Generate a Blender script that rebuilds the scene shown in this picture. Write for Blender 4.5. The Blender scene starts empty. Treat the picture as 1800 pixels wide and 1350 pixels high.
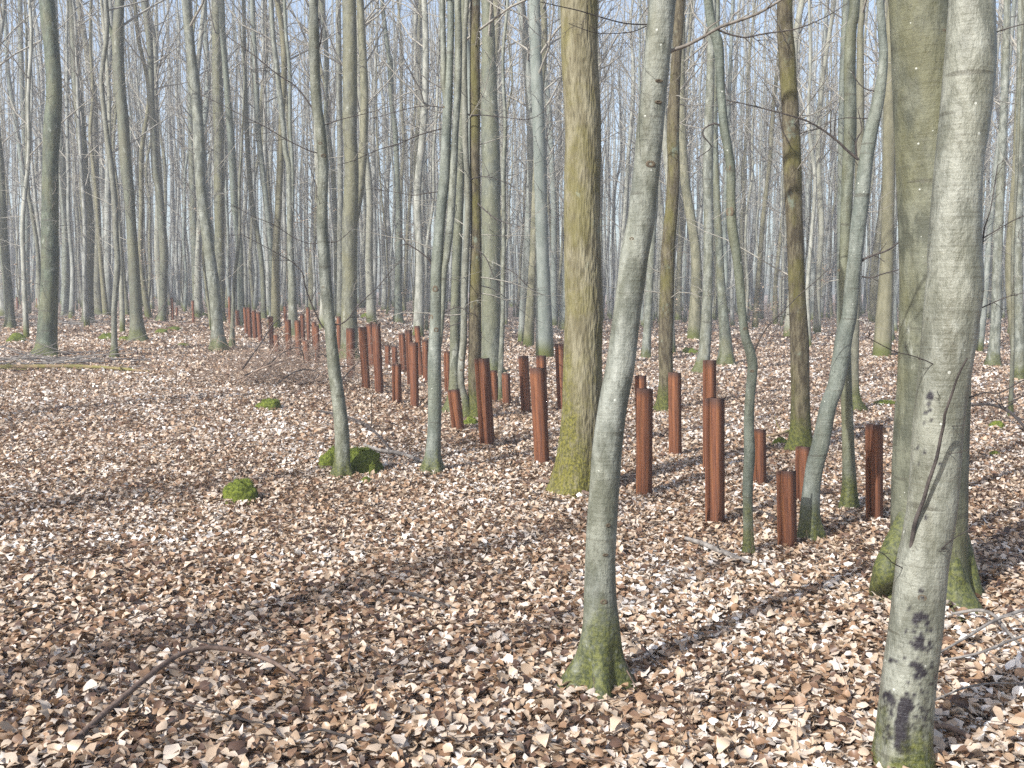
import bpy, math, random
import numpy as np
from mathutils import Vector, Matrix

# ------------------------------------------------------------------ camera, sky, sun, exposure
scene = bpy.context.scene
col = scene.collection
W, H, F = 1800, 1350, 1766.0          # photograph size and focal length in its pixels
CAM_Z, HORIZON = 1.65, 527.0
PITCH = math.atan((H / 2 - HORIZON) / F)

cam_data = bpy.data.cameras.new("camera")
cam_data.sensor_width = 36.0
cam_data.lens = F / W * 36.0
cam_data.clip_start = 0.05
cam_data.clip_end = 3000.0
cam = bpy.data.objects.new("camera", cam_data)
cam.location = (0, 0, CAM_Z)
cam.rotation_euler = (math.pi / 2 - PITCH, 0, 0)
col.objects.link(cam)
scene.camera = cam

SUN_EL = math.radians(38)
SUN_AZ = math.radians(47)              # how far the sun stands behind the camera's left side
SUN = Vector((-math.cos(SUN_AZ) * math.cos(SUN_EL), -math.sin(SUN_AZ) * math.cos(SUN_EL), math.sin(SUN_EL)))

world = bpy.data.worlds.new("World")
scene.world = world
world.use_nodes = True
wn = world.node_tree
sky = wn.nodes.new("ShaderNodeTexSky")
sky.sky_type = 'NISHITA'
sky.sun_disc = False
sky.sun_elevation = SUN_EL
sky.sun_rotation = math.atan2(SUN.x, SUN.y)
sky.altitude = 200
sky.air_density = 1.0
sky.dust_density = 3.0
sky.ozone_density = 1.2
wn.links.new(sky.outputs[0], wn.nodes["Background"].inputs[0])
wn.nodes["Background"].inputs[1].default_value = 0.13

sun_data = bpy.data.lights.new("sun", 'SUN')
sun_data.energy = 5.0
sun_data.angle = math.radians(0.53)
sun_data.color = (1.0, 0.97, 0.925)
sun = bpy.data.objects.new("sun", sun_data)
sun.rotation_euler = (-SUN).to_track_quat('-Z', 'Y').to_euler()
sun.location = (-20, -10, 40)
col.objects.link(sun)

scene.view_settings.view_transform = 'Standard'
scene.view_settings.look = 'None'
scene.view_settings.exposure = 0.95
scene.view_settings.gamma = 1.0
scene.view_settings.use_curve_mapping = False
scene.render.engine = 'CYCLES'
scene.cycles.max_bounces = 5
scene.cycles.diffuse_bounces = 2
scene.cycles.glossy_bounces = 2
scene.cycles.transmission_bounces = 2
scene.cycles.volume_bounces = 0
scene.cycles.use_denoising = False
scene.cycles.denoiser = "OPENIMAGEDENOISE"
scene.cycles.denoising_input_passes = "RGB_ALBEDO_NORMAL"
scene.cycles.sample_clamp_indirect = 6.0

HAZE_DENSITY = 0.0026

# ------------------------------------------------------------------ helpers
rng = np.random.default_rng(7)
random.seed(7)


def hash3(ix, iy, iz, seed):
    h = (ix.astype(np.int64) * 374761393 + iy.astype(np.int64) * 668265263 + iz.astype(np.int64) * 2147483647 + seed * 144665) & 0xFFFFFFFF
    h = ((h ^ (h >> 13)) * 1274126177) & 0xFFFFFFFF
    h = ((h ^ (h >> 16)) * 2246822519) & 0xFFFFFFFF
    return ((h ^ (h >> 15)) & 0xFFFFFF) / float(0xFFFFFF)


def noise3(p, seed=0):
    """smooth value noise in -1..1 at the points p (N,3)"""
    i = np.floor(p).astype(np.int64)
    f = p - i
    f = f * f * (3 - 2 * f)
    out = 0
    for a in (0, 1):
        for b in (0, 1):
            for c in (0, 1):
                w = (f[..., 0] if a else 1 - f[..., 0]) * (f[..., 1] if b else 1 - f[..., 1]) * (f[..., 2] if c else 1 - f[..., 2])
                out = out + w * hash3(i[..., 0] + a, i[..., 1] + b, i[..., 2] + c, seed)
    return out * 2 - 1


def sstep(a, b, x):
    t = np.clip((x - a) / (b - a), 0, 1)
    return t * t * (3 - 2 * t)


def terrain(x, y):
    """height of the forest floor: flat near the camera, rising gently to the left and far away"""
    x = np.asarray(x, float)
    y = np.asarray(y, float)
    left = sstep(-2.5, 9.0, -x)
    z = 0.72 * (1 - np.exp(-np.maximum(y - 7, 0) / 19.0)) * left
    z = z + 0.011 * np.clip(y - 26, 0, 300)
    p = np.stack([x * 0.42, y * 0.42, x * 0], -1)
    z = z + 0.045 * noise3(p, 3) * sstep(2.0, 6.0, np.hypot(x, y))
    p = np.stack([x * 0.11, y * 0.11, x * 0], -1)
    z = z + 0.16 * noise3(p, 5) * sstep(14, 40, np.hypot(x, y))
    return z


def ray(u, v):
    x, y = (u - W / 2) / F, -(v - H / 2) / F
    c, s = math.cos(PITCH), math.sin(PITCH)
    return np.array([x, c + y * s, -s + y * c])


T_RAY = 2.0 * 1.012 ** np.arange(460)


def ground_at(u, v):
    d = ray(u, v)
    g = CAM_Z + d[2] * T_RAY - terrain(d[0] * T_RAY, d[1] * T_RAY)
    k = int(np.argmax(g < 0))
    if k == 0:
        k = len(T_RAY) - 1
    a, b = g[k - 1], g[k]
    t = T_RAY[k - 1] + (T_RAY[k] - T_RAY[k - 1]) * a / (a - b)
    p = d * t
    return np.array([p[0], p[1], float(terrain(p[0], p[1]))])


def at_depth(u, v, Y):
    d = ray(u, v)
    p = d * (Y / d[1])
    return np.array([p[0], p[1], CAM_Z + p[2]])


def project(P):
    c, s = math.cos(PITCH), math.sin(PITCH)
    q = P - np.array([0, 0, CAM_Z])
    depth = q[..., 1] * c - q[..., 2] * s
    up = q[..., 1] * s + q[..., 2] * c
    return W / 2 + F * q[..., 0] / depth, H / 2 - F * up / depth, depth


def make_mesh(name, V, quads=None, tris=None, attrs=None, smooth=True, mat=None):
    me = bpy.data.meshes.new(name)
    V = np.asarray(V, np.float32)
    parts, starts, n = [], [], 0
    if quads is not None and len(quads):
        q = np.asarray(quads, np.int32)
        parts.append(q.ravel())
        starts.append(np.arange(len(q), dtype=np.int32) * 4)
        n = len(q) * 4
    if tris is not None and len(tris):
        t = np.asarray(tris, np.int32)
        parts.append(t.ravel())
        starts.append(n + np.arange(len(t), dtype=np.int32) * 3)
    loops = np.concatenate(parts)
    st = np.concatenate(starts)
    me.vertices.add(len(V))
    me.vertices.foreach_set("co", V.ravel())
    me.loops.add(len(loops))
    me.loops.foreach_set("vertex_index", loops)
    me.polygons.add(len(st))
    me.polygons.foreach_set("loop_start", st)
    if smooth:
        me.polygons.foreach_set("use_smooth", np.ones(len(st), bool))
    for k, a in (attrs or {}).items():
        at = me.attributes.new(k, 'FLOAT', 'POINT')
        at.data.foreach_set("value", np.asarray(a, np.float32).ravel())
    if mat:
        me.materials.append(mat)
    me.update(calc_edges=True)
    return me


def link(name, me, parent=None, loc=None):
    o = bpy.data.objects.new(name, me)
    col.objects.link(o)
    if parent is not None:
        o.parent = parent
    if loc is not None:
        o.location = loc
    return o


def thing(name, loc, label, cat, group=None, rz=0.0):
    o = bpy.data.objects.new(name, None)
    o.empty_display_size = 0.2
    col.objects.link(o)
    o.location = loc
    o.rotation_euler = (0, 0, rz)
    tag(o, label, cat, group)
    return o


def tag(o, label, cat, group=None, kind=None):
    o["label"] = label
    o["category"] = cat
    if group:
        o["group"] = group
    if kind:
        o["kind"] = kind


class MB:
    """collects quads and triangles of one mesh"""
    def __init__(self):
        self.V, self.Q, self.T, self.n = [], [], [], 0

    def add(self, V, Q=None, T=None):
        self.V.append(V)
        if Q is not None and len(Q):
            self.Q.append(Q + self.n)
        if T is not None and len(T):
            self.T.append(T + self.n)
        self.n += len(V)

    def arrays(self):
        V = np.concatenate(self.V)
        Q = np.concatenate(self.Q) if self.Q else None
        T = np.concatenate(self.T) if self.T else None
        return V, Q, T

    def mesh(self, name, mat, attrs=None, smooth=True):
        V, Q, T = self.arrays()
        return make_mesh(name, V, Q, T, attrs, smooth, mat)


def norm(a):
    return a / np.maximum(np.linalg.norm(a, axis=-1, keepdims=True), 1e-9)


def tubes(P, R, n):
    """a batch of tubes: P (B,K,3), R (B,K)"""
    B, K, _ = P.shape
    T = norm(np.gradient(P, axis=1))
    mean = norm(P[:, -1] - P[:, 0])
    ref = np.where(np.abs(mean[:, 2:3]) > 0.8, np.array([[1.0, 0, 0]]), np.array([[0, 0, 1.0]]))[:, None, :]
    N = norm(np.cross(T, np.broadcast_to(ref, T.shape)))
    Bn = np.cross(T, N)
    a = np.arange(n) * 2 * math.pi / n
    ring = P[:, :, None, :] + R[:, :, None, None] * (np.cos(a)[None, None, :, None] * N[:, :, None, :] + np.sin(a)[None, None, :, None] * Bn[:, :, None, :])
    V = ring.reshape(-1, 3)
    b = np.arange(B)[:, None, None] * K * n
    k = np.arange(K - 1)[None, :, None] * n
    j = np.arange(n)[None, None, :]
    j2 = (j + 1) % n
    Q = np.stack([b + k + j, b + k + j2, b + k + n + j2, b + k + n + j], -1).reshape(-1, 4)
    return V, Q


def grow(r, base, d, L, r0, K, up=0.05, jit=0.18, tip=0.25):
    B = len(base)
    P = np.zeros((B, K, 3))
    P[:, 0] = base
    d = norm(d)
    step = (L / (K - 1))[:, None]
    for k in range(1, K):
        P[:, k] = P[:, k - 1] + d * step
        d = norm(d + r.normal(0, jit, (B, 3)) + np.array([0, 0, up]))
    R = r0[:, None] * np.linspace(1, tip, K)[None, :]
    return P, R


def offshoots(r, P, R, n, lo, spread, lscale, rscale, K, up, jit):
    """n side shoots on each of a batch of branches"""
    B, KK, _ = P.shape
    idx = r.integers(lo, KK, (B, n))
    bi = np.repeat(np.arange(B), n)
    ki = idx.ravel()
    base = P[bi, ki]
    tan = norm(P[bi, ki] - P[bi, ki - 1])
    side = norm(np.cross(tan, r.normal(0, 1, (len(bi), 3))))
    d = norm(tan * (1 - spread) + side * spread)
    total = np.linalg.norm(P[:, -1] - P[:, 0], axis=1)
    L = total[bi] * lscale * r.uniform(0.55, 1.2, len(bi)) * (1.15 - 0.5 * ki / KK)
    r0 = np.maximum(R[bi, ki] * rscale, 0.0012)
    return grow(r, base, d, L, r0, K, up, jit)


def branch_set(mb, r, base, d, L, r0, sub=5, twig=4, sides=(4, 3, 3), up=0.06, ks=(6, 5, 4), twig_l=0.5):
    P1, R1 = grow(r, base, d, L, r0, ks[0], up, 0.16)
    mb.add(*tubes(P1, R1, sides[0]))
    if sub:
        P2, R2 = offshoots(r, P1, R1, sub, 1, 0.55, 0.5, 0.55, ks[1], up * 0.6, 0.17)
        mb.add(*tubes(P2, R2, sides[1]))
        if twig:
            P3, R3 = offshoots(r, P2, R2, twig, 1, 0.55, twig_l, 0.6, ks[2], up * 0.3, 0.2)
            mb.add(*tubes(P3, R3, sides[2]))


def catmull(pts, per):
    """smooth curve through the rows of pts"""
    pts = np.asarray(pts, float)
    out = []
    n = len(pts)
    for i in range(n - 1):
        p0, p1, p2, p3 = pts[max(i - 1, 0)], pts[i], pts[i + 1], pts[min(i + 2, n - 1)]
        m = max(2, int(math.ceil(np.linalg.norm(p2[:3] - p1[:3]) / per)))
        t = np.linspace(0, 1, m, endpoint=False)[:, None]
        out.append(0.5 * ((2 * p1) + (-p0 + p2) * t + (2 * p0 - 5 * p1 + 4 * p2 - p3) * t ** 2 + (-p0 + 3 * p1 - 3 * p2 + p3) * t ** 3))
    out.append(pts[-1:])
    return np.concatenate(out)


# ------------------------------------------------------------------ materials
class NT:
    def __init__(self, name):
        self.m = bpy.data.materials.new(name)
        self.m.use_nodes = True
        self.t = self.m.node_tree
        self.b = self.t.nodes["Principled BSDF"]
        self.out = self.t.nodes["Material Output"]

    def n(self, kind, **kw):
        nd = self.t.nodes.new("ShaderNode" + kind)
        for k, v in kw.items():
            setattr(nd, k, v)
        return nd

    def put(self, sock, v):
        if hasattr(v, "is_linked") or hasattr(v, "links"):
            self.t.links.new(v, sock)
        elif isinstance(v, tuple) and len(v) == 3 and sock.type == 'RGBA':
            sock.default_value = (*v, 1)
        else:
            sock.default_value = v

    def coord(self, scale=(1, 1, 1), src="Object", loc=None):
        c = self.n("TexCoord")
        mp = self.n("Mapping")
        mp.inputs["Scale"].default_value = scale
        self.t.links.new(c.outputs[src], mp.inputs["Vector"])
        if loc is not None:
            self.put(mp.inputs["Location"], loc)
        return mp.outputs[0]

    def noise(self, vec, scale, detail=4, rough=0.55, out="Fac"):
        nd = self.n("TexNoise")
        self.put(nd.inputs["Vector"], vec)
        nd.inputs["Scale"].default_value = scale
        nd.inputs["Detail"].default_value = detail
        nd.inputs["Roughness"].default_value = rough
        return nd.outputs[out]

    def voro(self, vec, scale, feature='F1', out="Distance"):
        nd = self.n("TexVoronoi", feature=feature)
        self.put(nd.inputs["Vector"], vec)
        nd.inputs["Scale"].default_value = scale
        return nd.outputs[out]

    def math(self, op, a, b=0.0, c=0.0):
        nd = self.n("Math", operation=op)
        for s, v in zip(nd.inputs, (a, b, c)):
            self.put(s, v)
        return nd.outputs[0]

    def step(self, x, a, b, lo=0.0, hi=1.0):
        nd = self.n("MapRange", interpolation_type='SMOOTHSTEP')
        for s, v in zip(nd.inputs, (x, a, b, lo, hi)):
            self.put(s, v)
        return nd.outputs[0]

    def mix(self, f, a, b, mode='MIX'):
        nd = self.n("Mix", data_type='RGBA', blend_type=mode)
        self.put(nd.inputs[0], f)
        self.put(nd.inputs[6], a)
        self.put(nd.inputs[7], b)
        return nd.outputs[2]

    def ramp(self, x, stops, interp='LINEAR'):
        nd = self.n("ValToRGB")
        cr = nd.color_ramp
        cr.interpolation = interp
        while len(cr.elements) < len(stops):
            cr.elements.new(0.5)
        for e, (p, c) in zip(cr.elements, stops):
            e.position = p
            e.color = (*c, 1)
        self.put(nd.inputs[0], x)
        return nd.outputs[0]

    def attr(self, name, out="Fac"):
        return self.n("Attribute", attribute_name=name).outputs[out]

    def rand(self):
        return self.n("ObjectInfo").outputs["Random"]

    def bump(self, h, strength, dist=0.01, prev=None):
        nd = self.n("Bump")
        nd.inputs["Strength"].default_value = strength
        nd.inputs["Distance"].default_value = dist
        self.put(nd.inputs["Height"], h)
        if prev is not None:
            self.put(nd.inputs["Normal"], prev)
        return nd.outputs[0]

    def done(self, color, rough=0.8, normal=None, spec=0.3):
        self.put(self.b.inputs["Base Color"], color)
        self.put(self.b.inputs["Roughness"], rough)
        self.b.inputs["Specular IOR Level"].default_value = spec
        if normal is not None:
            self.put(self.b.inputs["Normal"], normal)
        return self.m


MOSS_A, MOSS_B = (0.028, 0.036, 0.010), (0.088, 0.096, 0.020)


def bark_beech(name, stain=False, tone=(1, 1, 1), olive=0.5, moss_h=0.42, rough=0.5):
    g = NT(name)
    r = g.math('FRACT', g.math('ADD', g.rand(), g.attr("tint")))
    off = g.n("CombineXYZ")
    g.put(off.inputs[0], g.math('MULTIPLY', r, 37.0))
    g.put(off.inputs[2], g.math('MULTIPLY', r, 91.0))
    v = g.coord((1, 1, 0.45), loc=off.outputs[0])
    vh = g.coord((3, 3, 55), loc=off.outputs[0])
    big = g.noise(v, 2.6, 5, 0.6)
    mid = g.noise(v, 11, 5, 0.65)
    fine = g.noise(g.coord((1, 1, 0.7)), 48, 5, 0.75)
    band = g.noise(vh, 1.0, 3, 0.6)
    grey_a = tuple(a * b for a, b in zip((0.205, 0.218, 0.19), tone))
    grey_b = tuple(a * b for a, b in zip((0.088, 0.097, 0.08), tone))
    base = g.mix(g.step(mid, 0.40, 0.62), grey_b, grey_a)
    base = g.mix(g.math('MULTIPLY', g.step(g.noise(g.coord((1, 1, 0.12), loc=off.outputs[0]), 9, 4, 0.6), 0.52, 0.70), 0.45), base, (0.075, 0.072, 0.045))
    base = g.mix(g.math('MULTIPLY', g.step(big, 0.42, 0.62), olive), base, (0.115, 0.112, 0.05))
    # tree to tree: some greener, some bluer
    base = g.mix(g.math('MULTIPLY', g.step(r, 0.55, 1.0), 0.45), base, (0.105, 0.135, 0.12))
    base = g.mix(g.math('MULTIPLY', g.step(r, 0.45, 0.0), 0.35), base, (0.145, 0.135, 0.105))
    # pale crustose lichen
    lich = g.step(g.noise(v, 5.5, 6, 0.7), 0.60, 0.72)
    base = g.mix(g.math('MULTIPLY', lich, 0.6), base, (0.34, 0.355, 0.32))
    dots = g.step(g.math('ADD', g.voro(g.coord((1, 1, 1), loc=off.outputs[0]), 13.0), g.math('MULTIPLY', mid, 0.10)), 0.125, 0.105)
    base = g.mix(g.math('MULTIPLY', dots, 0.6), base, (0.55, 0.57, 0.52))
    # long curved creases round the trunk
    cr = g.step(g.noise(g.coord((1.6, 1.6, 17), loc=off.outputs[0]), 1.0, 2, 0.45), 0.665, 0.70)
    base = g.mix(g.math('MULTIPLY', cr, 0.55), base, (0.045, 0.042, 0.028))
    # fine horizontal creases and dark pores
    base = g.mix(g.math('MULTIPLY', g.step(band, 0.60, 0.72), 0.35), base, (0.07, 0.07, 0.05))
    base = g.mix(g.math('MULTIPLY', g.step(fine, 0.50, 0.70), 0.55), base, (0.055, 0.055, 0.04))
    if stain:
        base = g.mix(g.attr("stain"), base, (0.016, 0.014, 0.018))
    h = g.attr("hgt")
    mm = g.math('ADD', h, g.math('MULTIPLY', g.math('SUBTRACT', g.noise(v, 7, 4, 0.6), 0.5), -0.75))
    mm = g.math('ADD', mm, g.math('MULTIPLY', r, 0.10))
    mask = g.step(mm, moss_h, moss_h * 0.35)
    mask = g.math('MULTIPLY', mask, g.step(g.noise(g.coord((1, 1, 1)), 24, 5, 0.7), 0.26, 0.50, 0.25, 1.0))
    mosscol = g.mix(g.step(g.noise(g.coord((1, 1, 1)), 60, 3), 0.35, 0.65), MOSS_A, MOSS_B)
    base = g.mix(mask, base, mosscol)
    nb = g.bump(fine, 0.6, 0.008)
    nb = g.bump(band, 0.4, 0.008, nb)
    nb = g.bump(mid, 0.6, 0.03, nb)
    return g.done(base, g.math('ADD', rough, g.math('MULTIPLY', mid, 0.3)), nb, 0.45)


def bark_far(name, a, b, c):
    g = NT(name)
    r = g.math('FRACT', g.math('ADD', g.rand(), g.attr("tint")))
    n = g.noise(g.coord((1, 1, 0.35)), 7, 3, 0.6)
    base = g.mix(g.step(n, 0.38, 0.64), a, b)
    base = g.mix(g.math('MULTIPLY', g.step(r, 0.35, 1.0), 0.6), base, c)
    base = g.mix(g.step(g.attr("hgt"), 0.55, 0.1), base, (0.07, 0.08, 0.015))
    return g.done(base, 0.75, None, 0.3)


def bark_oak():
    g = NT("oak_bark")
    v = g.coord((1, 1, 0.22))
    rid = g.voro(v, 55, 'F1')
    n = g.noise(v, 16, 6, 0.7)
    base = g.mix(g.step(n, 0.36, 0.66), (0.105, 0.093, 0.055), (0.20, 0.185, 0.125))
    cre = g.attr("crease")
    base = g.mix(g.step(cre, 0.35, 0.95, 0.0, 0.7), base, (0.045, 0.038, 0.022))
    big = g.noise(g.coord((1, 1, 0.7)), 3.0, 5, 0.65)
    oliv = g.step(big, 0.45, 0.62)
    base = g.mix(g.math('MULTIPLY', oliv, 0.5), base, (0.125, 0.115, 0.035))
    lich = g.step(g.noise(g.coord((1, 1, 0.6)), 4.2, 5, 0.7), 0.62, 0.72)
    base = g.mix(g.math('MULTIPLY', lich, 0.55), base, (0.26, 0.30, 0.24))
    h = g.attr("hgt")
    mm = g.math('ADD', h, g.math('MULTIPLY', g.math('SUBTRACT', g.noise(g.coord((1, 1, 0.6)), 5, 4, 0.6), 0.5), -1.6))
    side = g.attr("side")
    mm = g.math('SUBTRACT', mm, g.math('MULTIPLY', side, 0.55))
    mask = g.step(mm, 1.0, 0.25)
    mask = g.math('MULTIPLY', mask, g.step(g.noise(g.coord((1, 1, 0.5)), 26, 4, 0.7), 0.28, 0.55))
    mosscol = g.mix(g.step(g.noise(g.coord((1, 1, 1)), 50, 3), 0.35, 0.65), (0.05, 0.05, 0.014), (0.155, 0.145, 0.028))
    base = g.mix(g.math('MULTIPLY', mask, 0.9), base, mosscol)
    nb = g.bump(n, 0.5, 0.015)
    nb = g.bump(rid, 0.6, 0.012, nb)
    return g.done(base, 0.9, nb, 0.2)


def rough_bark(name, a, b):
    g = NT(name)
    v = g.coord((1, 1, 0.25))
    n = g.noise(v, 26, 6, 0.7)
    base = g.mix(g.step(n, 0.38, 0.64), a, b)
    big = g.noise(g.coord((1, 1, 0.5)), 2.4, 4, 0.6)
    base = g.mix(g.math('MULTIPLY', g.step(big, 0.46, 0.64), 0.6), base, (0.115, 0.11, 0.03))
    base = g.mix(g.math('MULTIPLY', g.step(g.noise(g.coord((1, 1, 0.6)), 3.7, 5, 0.7), 0.58, 0.68), 0.5), base, (0.17, 0.22, 0.18))
    h = g.attr("hgt")
    mm = g.math('ADD', h, g.math('MULTIPLY', g.math('SUBTRACT', g.noise(g.coord((1, 1, 0.6)), 5, 4, 0.6), 0.5), -1.1))
    mask = g.math('MULTIPLY', g.step(mm, 0.7, 0.2), 0.85)
    base = g.mix(mask, base, g.mix(g.step(g.noise(g.coord((1, 1, 1)), 40, 3), 0.35, 0.65), MOSS_A, MOSS_B))
    return g.done(base, 0.9, g.bump(n, 0.8, 0.02), 0.2)


def rust():
    g = NT("rusted_steel")
    r = g.rand()
    v = g.coord((1, 1, 0.35), src="Object")
    n1 = g.noise(v, 7, 6, 0.7)
    n2 = g.noise(g.coord((1.5, 1.5, 0.5)), 3, 4, 0.6)
    n3 = g.noise(g.coord((1, 1, 1)), 130, 3, 0.7)
    base = g.mix(g.step(n1, 0.36, 0.66), (0.085, 0.036, 0.022), (0.20, 0.078, 0.035))
    base = g.mix(g.math('MULTIPLY', g.step(n2, 0.52, 0.70), 0.6), base, (0.26, 0.115, 0.048))
    base = g.mix(g.math('MULTIPLY', g.step(n2, 0.44, 0.30), 0.5), base, (0.055, 0.026, 0.022))
    base = g.mix(g.math('MULTIPLY', g.step(n3, 0.55, 0.75), 0.35), base, (0.04, 0.018, 0.014))
    # weathered dark head of each beam, and post to post difference
    base = g.mix(g.math('MULTIPLY', g.step(r, 0.2, 1.0), 0.38), base, (0.085, 0.037, 0.027))
    h = g.attr("hgt")
    base = g.mix(g.math('MULTIPLY', g.step(g.math('ADD', h, g.math('MULTIPLY', n1, 0.12)), 0.97, 1.06), 0.7), base, (0.045, 0.032, 0.03))
    return g.done(base, 0.85, g.bump(n3, 0.35, 0.003), 0.25)


LEAF_STOPS = [(0.0, (0.042, 0.026, 0.020)), (0.13, (0.092, 0.054, 0.037)), (0.28, (0.18, 0.106, 0.063)),
              (0.42, (0.285, 0.180, 0.108)), (0.56, (0.36, 0.262, 0.178)), (0.70, (0.43, 0.338, 0.25)),
              (0.84, (0.51, 0.432, 0.355)), (0.95, (0.59, 0.535, 0.475)), (1.0, (0.68, 0.65, 0.615))]


def leaf_mat():
    g = NT("dry_leaf")
    r = g.attr("rnd")
    c = g.ramp(r, LEAF_STOPS)
    g.done(c, 0.42, None, 0.5)
    tr = g.n("BsdfTranslucent")
    g.put(tr.inputs[0], g.mix(0.35, c, (0.5, 0.25, 0.08)))
    mx = g.n("MixShader")
    mx.inputs[0].default_value = 0.16
    g.t.links.new(g.b.outputs[0], mx.inputs[1])
    g.t.links.new(tr.outputs[0], mx.inputs[2])
    g.t.links.new(mx.outputs[0], g.out.inputs["Surface"])
    return g.m


def ground_mat():
    g = NT("leaf_litter_soil")
    v = g.coord((1, 1, 1))
    cell = g.n("TexVoronoi", feature='F1')
    g.put(cell.inputs["Vector"], v)
    cell.inputs["Scale"].default_value = 17
    sep = g.n("SeparateColor")
    g.put(sep.inputs[0], cell.outputs["Color"])
    x = g.math('ADD', sep.outputs[0], g.math('MULTIPLY', g.math('SUBTRACT', g.noise(v, 0.5, 4), 0.5), 0.35))
    c = g.ramp(x, LEAF_STOPS)
    c = g.mix(g.step(cell.outputs["Distance"], 0.45, 0.8), c, (0.05, 0.03, 0.02))
    c = g.mix(0.25, c, (0.15, 0.10, 0.065))
    nb = g.bump(sep.outputs[1], 0.9, 0.05)
    nb = g.bump(g.noise(v, 30, 4), 0.6, 0.03, nb)
    return g.done(c, 0.85, nb, 0.2)


def wood(name, a, b, moss=0.0):
    g = NT(name)
    n = g.noise(g.coord((1, 1, 1)), 24, 5, 0.65)
    base = g.mix(g.step(n, 0.36, 0.66), a, b)
    if moss:
        m = g.math('MULTIPLY', g.step(g.noise(g.coord((1, 1, 1)), 3.0, 5, 0.65), 0.40, 0.58), moss)
        base = g.mix(m, base, (0.13, 0.13, 0.03))
    return g.done(base, 0.85, g.bump(n, 0.5, 0.006), 0.25)


def moss_mat():
    g = NT("moss")
    n = g.noise(g.coord((1, 1, 1)), 38, 4, 0.7)
    base = g.mix(g.step(n, 0.35, 0.68), (0.045, 0.06, 0.012), (0.15, 0.18, 0.03))
    return g.done(base, 0.95, g.bump(n, 1.0, 0.02), 0.1)


M_BEECH = bark_beech("beech_bark", tone=(0.66, 0.70, 0.64))
M_BEECH_PALE = bark_beech("pale_beech_bark", tone=(0.96, 0.97, 0.96), olive=0.3)
M_BEECH_DARK = bark_beech("dark_green_beech_bark", tone=(0.38, 0.46, 0.35), olive=0.45)
M_BEECH_FRONT = bark_beech("lichened_beech_bark", olive=0.25, moss_h=0.46)
M_BEECH_STAIN = bark_beech("spotted_beech_bark", stain=True, tone=(1.15, 1.14, 1.12), olive=0.22, moss_h=0.25, rough=0.33)
M_BEECH_OLIVE = bark_beech("olive_beech_bark", tone=(0.62, 0.61, 0.50), olive=0.6, moss_h=0.55)
M_FAR = [bark_far("far_bark_grey", (0.14, 0.147, 0.13), (0.27, 0.277, 0.255), (0.12, 0.15, 0.13)),
         bark_far("far_bark_pale", (0.15, 0.155, 0.13), (0.28, 0.285, 0.25), (0.20, 0.20, 0.15)),
         bark_far("far_bark_olive", (0.09, 0.09, 0.055), (0.17, 0.165, 0.11), (0.13, 0.12, 0.07))]
M_OAK = bark_oak()
M_ROUGH = rough_bark("rough_bark", (0.045, 0.037, 0.024), (0.12, 0.105, 0.068))
M_TWIG = wood("twig_bark", (0.10, 0.088, 0.075), (0.20, 0.18, 0.155))
M_TWIG_DARK = wood("dark_twig_bark", (0.03, 0.026, 0.025), (0.075, 0.064, 0.058))
M_CROWN = wood("crown_bark", (0.19, 0.18, 0.155), (0.31, 0.295, 0.255))
M_DEAD = wood("dead_wood", (0.09, 0.062, 0.05), (0.17, 0.125, 0.10))
M_DEAD_GREY = wood("grey_dead_wood", (0.11, 0.10, 0.092), (0.22, 0.205, 0.19))
M_LOG_MOSS = wood("mossy_log_wood", (0.16, 0.11, 0.07), (0.28, 0.20, 0.12), 0.75)
M_BRUSH = wood("brushwood", (0.16, 0.115, 0.088), (0.33, 0.25, 0.195))
M_RUST = rust()
M_LEAF = leaf_mat()
M_GROUND = ground_mat()
M_MOSS = moss_mat()
M_SCAR = wood("branch_scar_bark", (0.05, 0.04, 0.03), (0.16, 0.13, 0.085))

# ------------------------------------------------------------------ ground
def build_ground():
    s = np.linspace(-1, 1, 171)
    ax = np.sinh(s * 6.2) / np.sinh(6.2) * 700
    s2 = np.linspace(-0.72, 1, 181)
    ay = np.sinh(s2 * 6.2) / np.sinh(6.2) * 900 + 4
    X, Y = np.meshgrid(ax, ay)
    V = np.stack([X, Y, terrain(X, Y) - 0.012], -1).reshape(-1, 3)
    nx, ny = len(ax), len(ay)
    i = np.arange(ny - 1)[:, None] * nx + np.arange(nx - 1)[None, :]
    Q = np.stack([i, i + 1, i + nx + 1, i + nx], -1).reshape(-1, 4)
    me = make_mesh("ground", V, Q, mat=M_GROUND)
    o = link("ground", me)
    o["kind"] = "structure"
    o["label"] = "forest floor under a thick layer of brown beech leaves"
    o["category"] = "ground"
    return o


GROUND = build_ground()

# ------------------------------------------------------------------ trees traced from the photograph
TREES = []          # ground spots taken by traced trees
TRACED = {}


def lobes(theta, h, amp, k, ph):
    return 1 + amp * np.exp(-np.maximum(h, 0) / 0.13) * (0.45 + 0.55 * np.cos(k * theta + ph)) + 0.35 * amp * np.exp(-np.maximum(h, 0) / 0.07) * (0.5 + 0.5 * np.cos((k + 2) * theta + 2 * ph))


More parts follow.
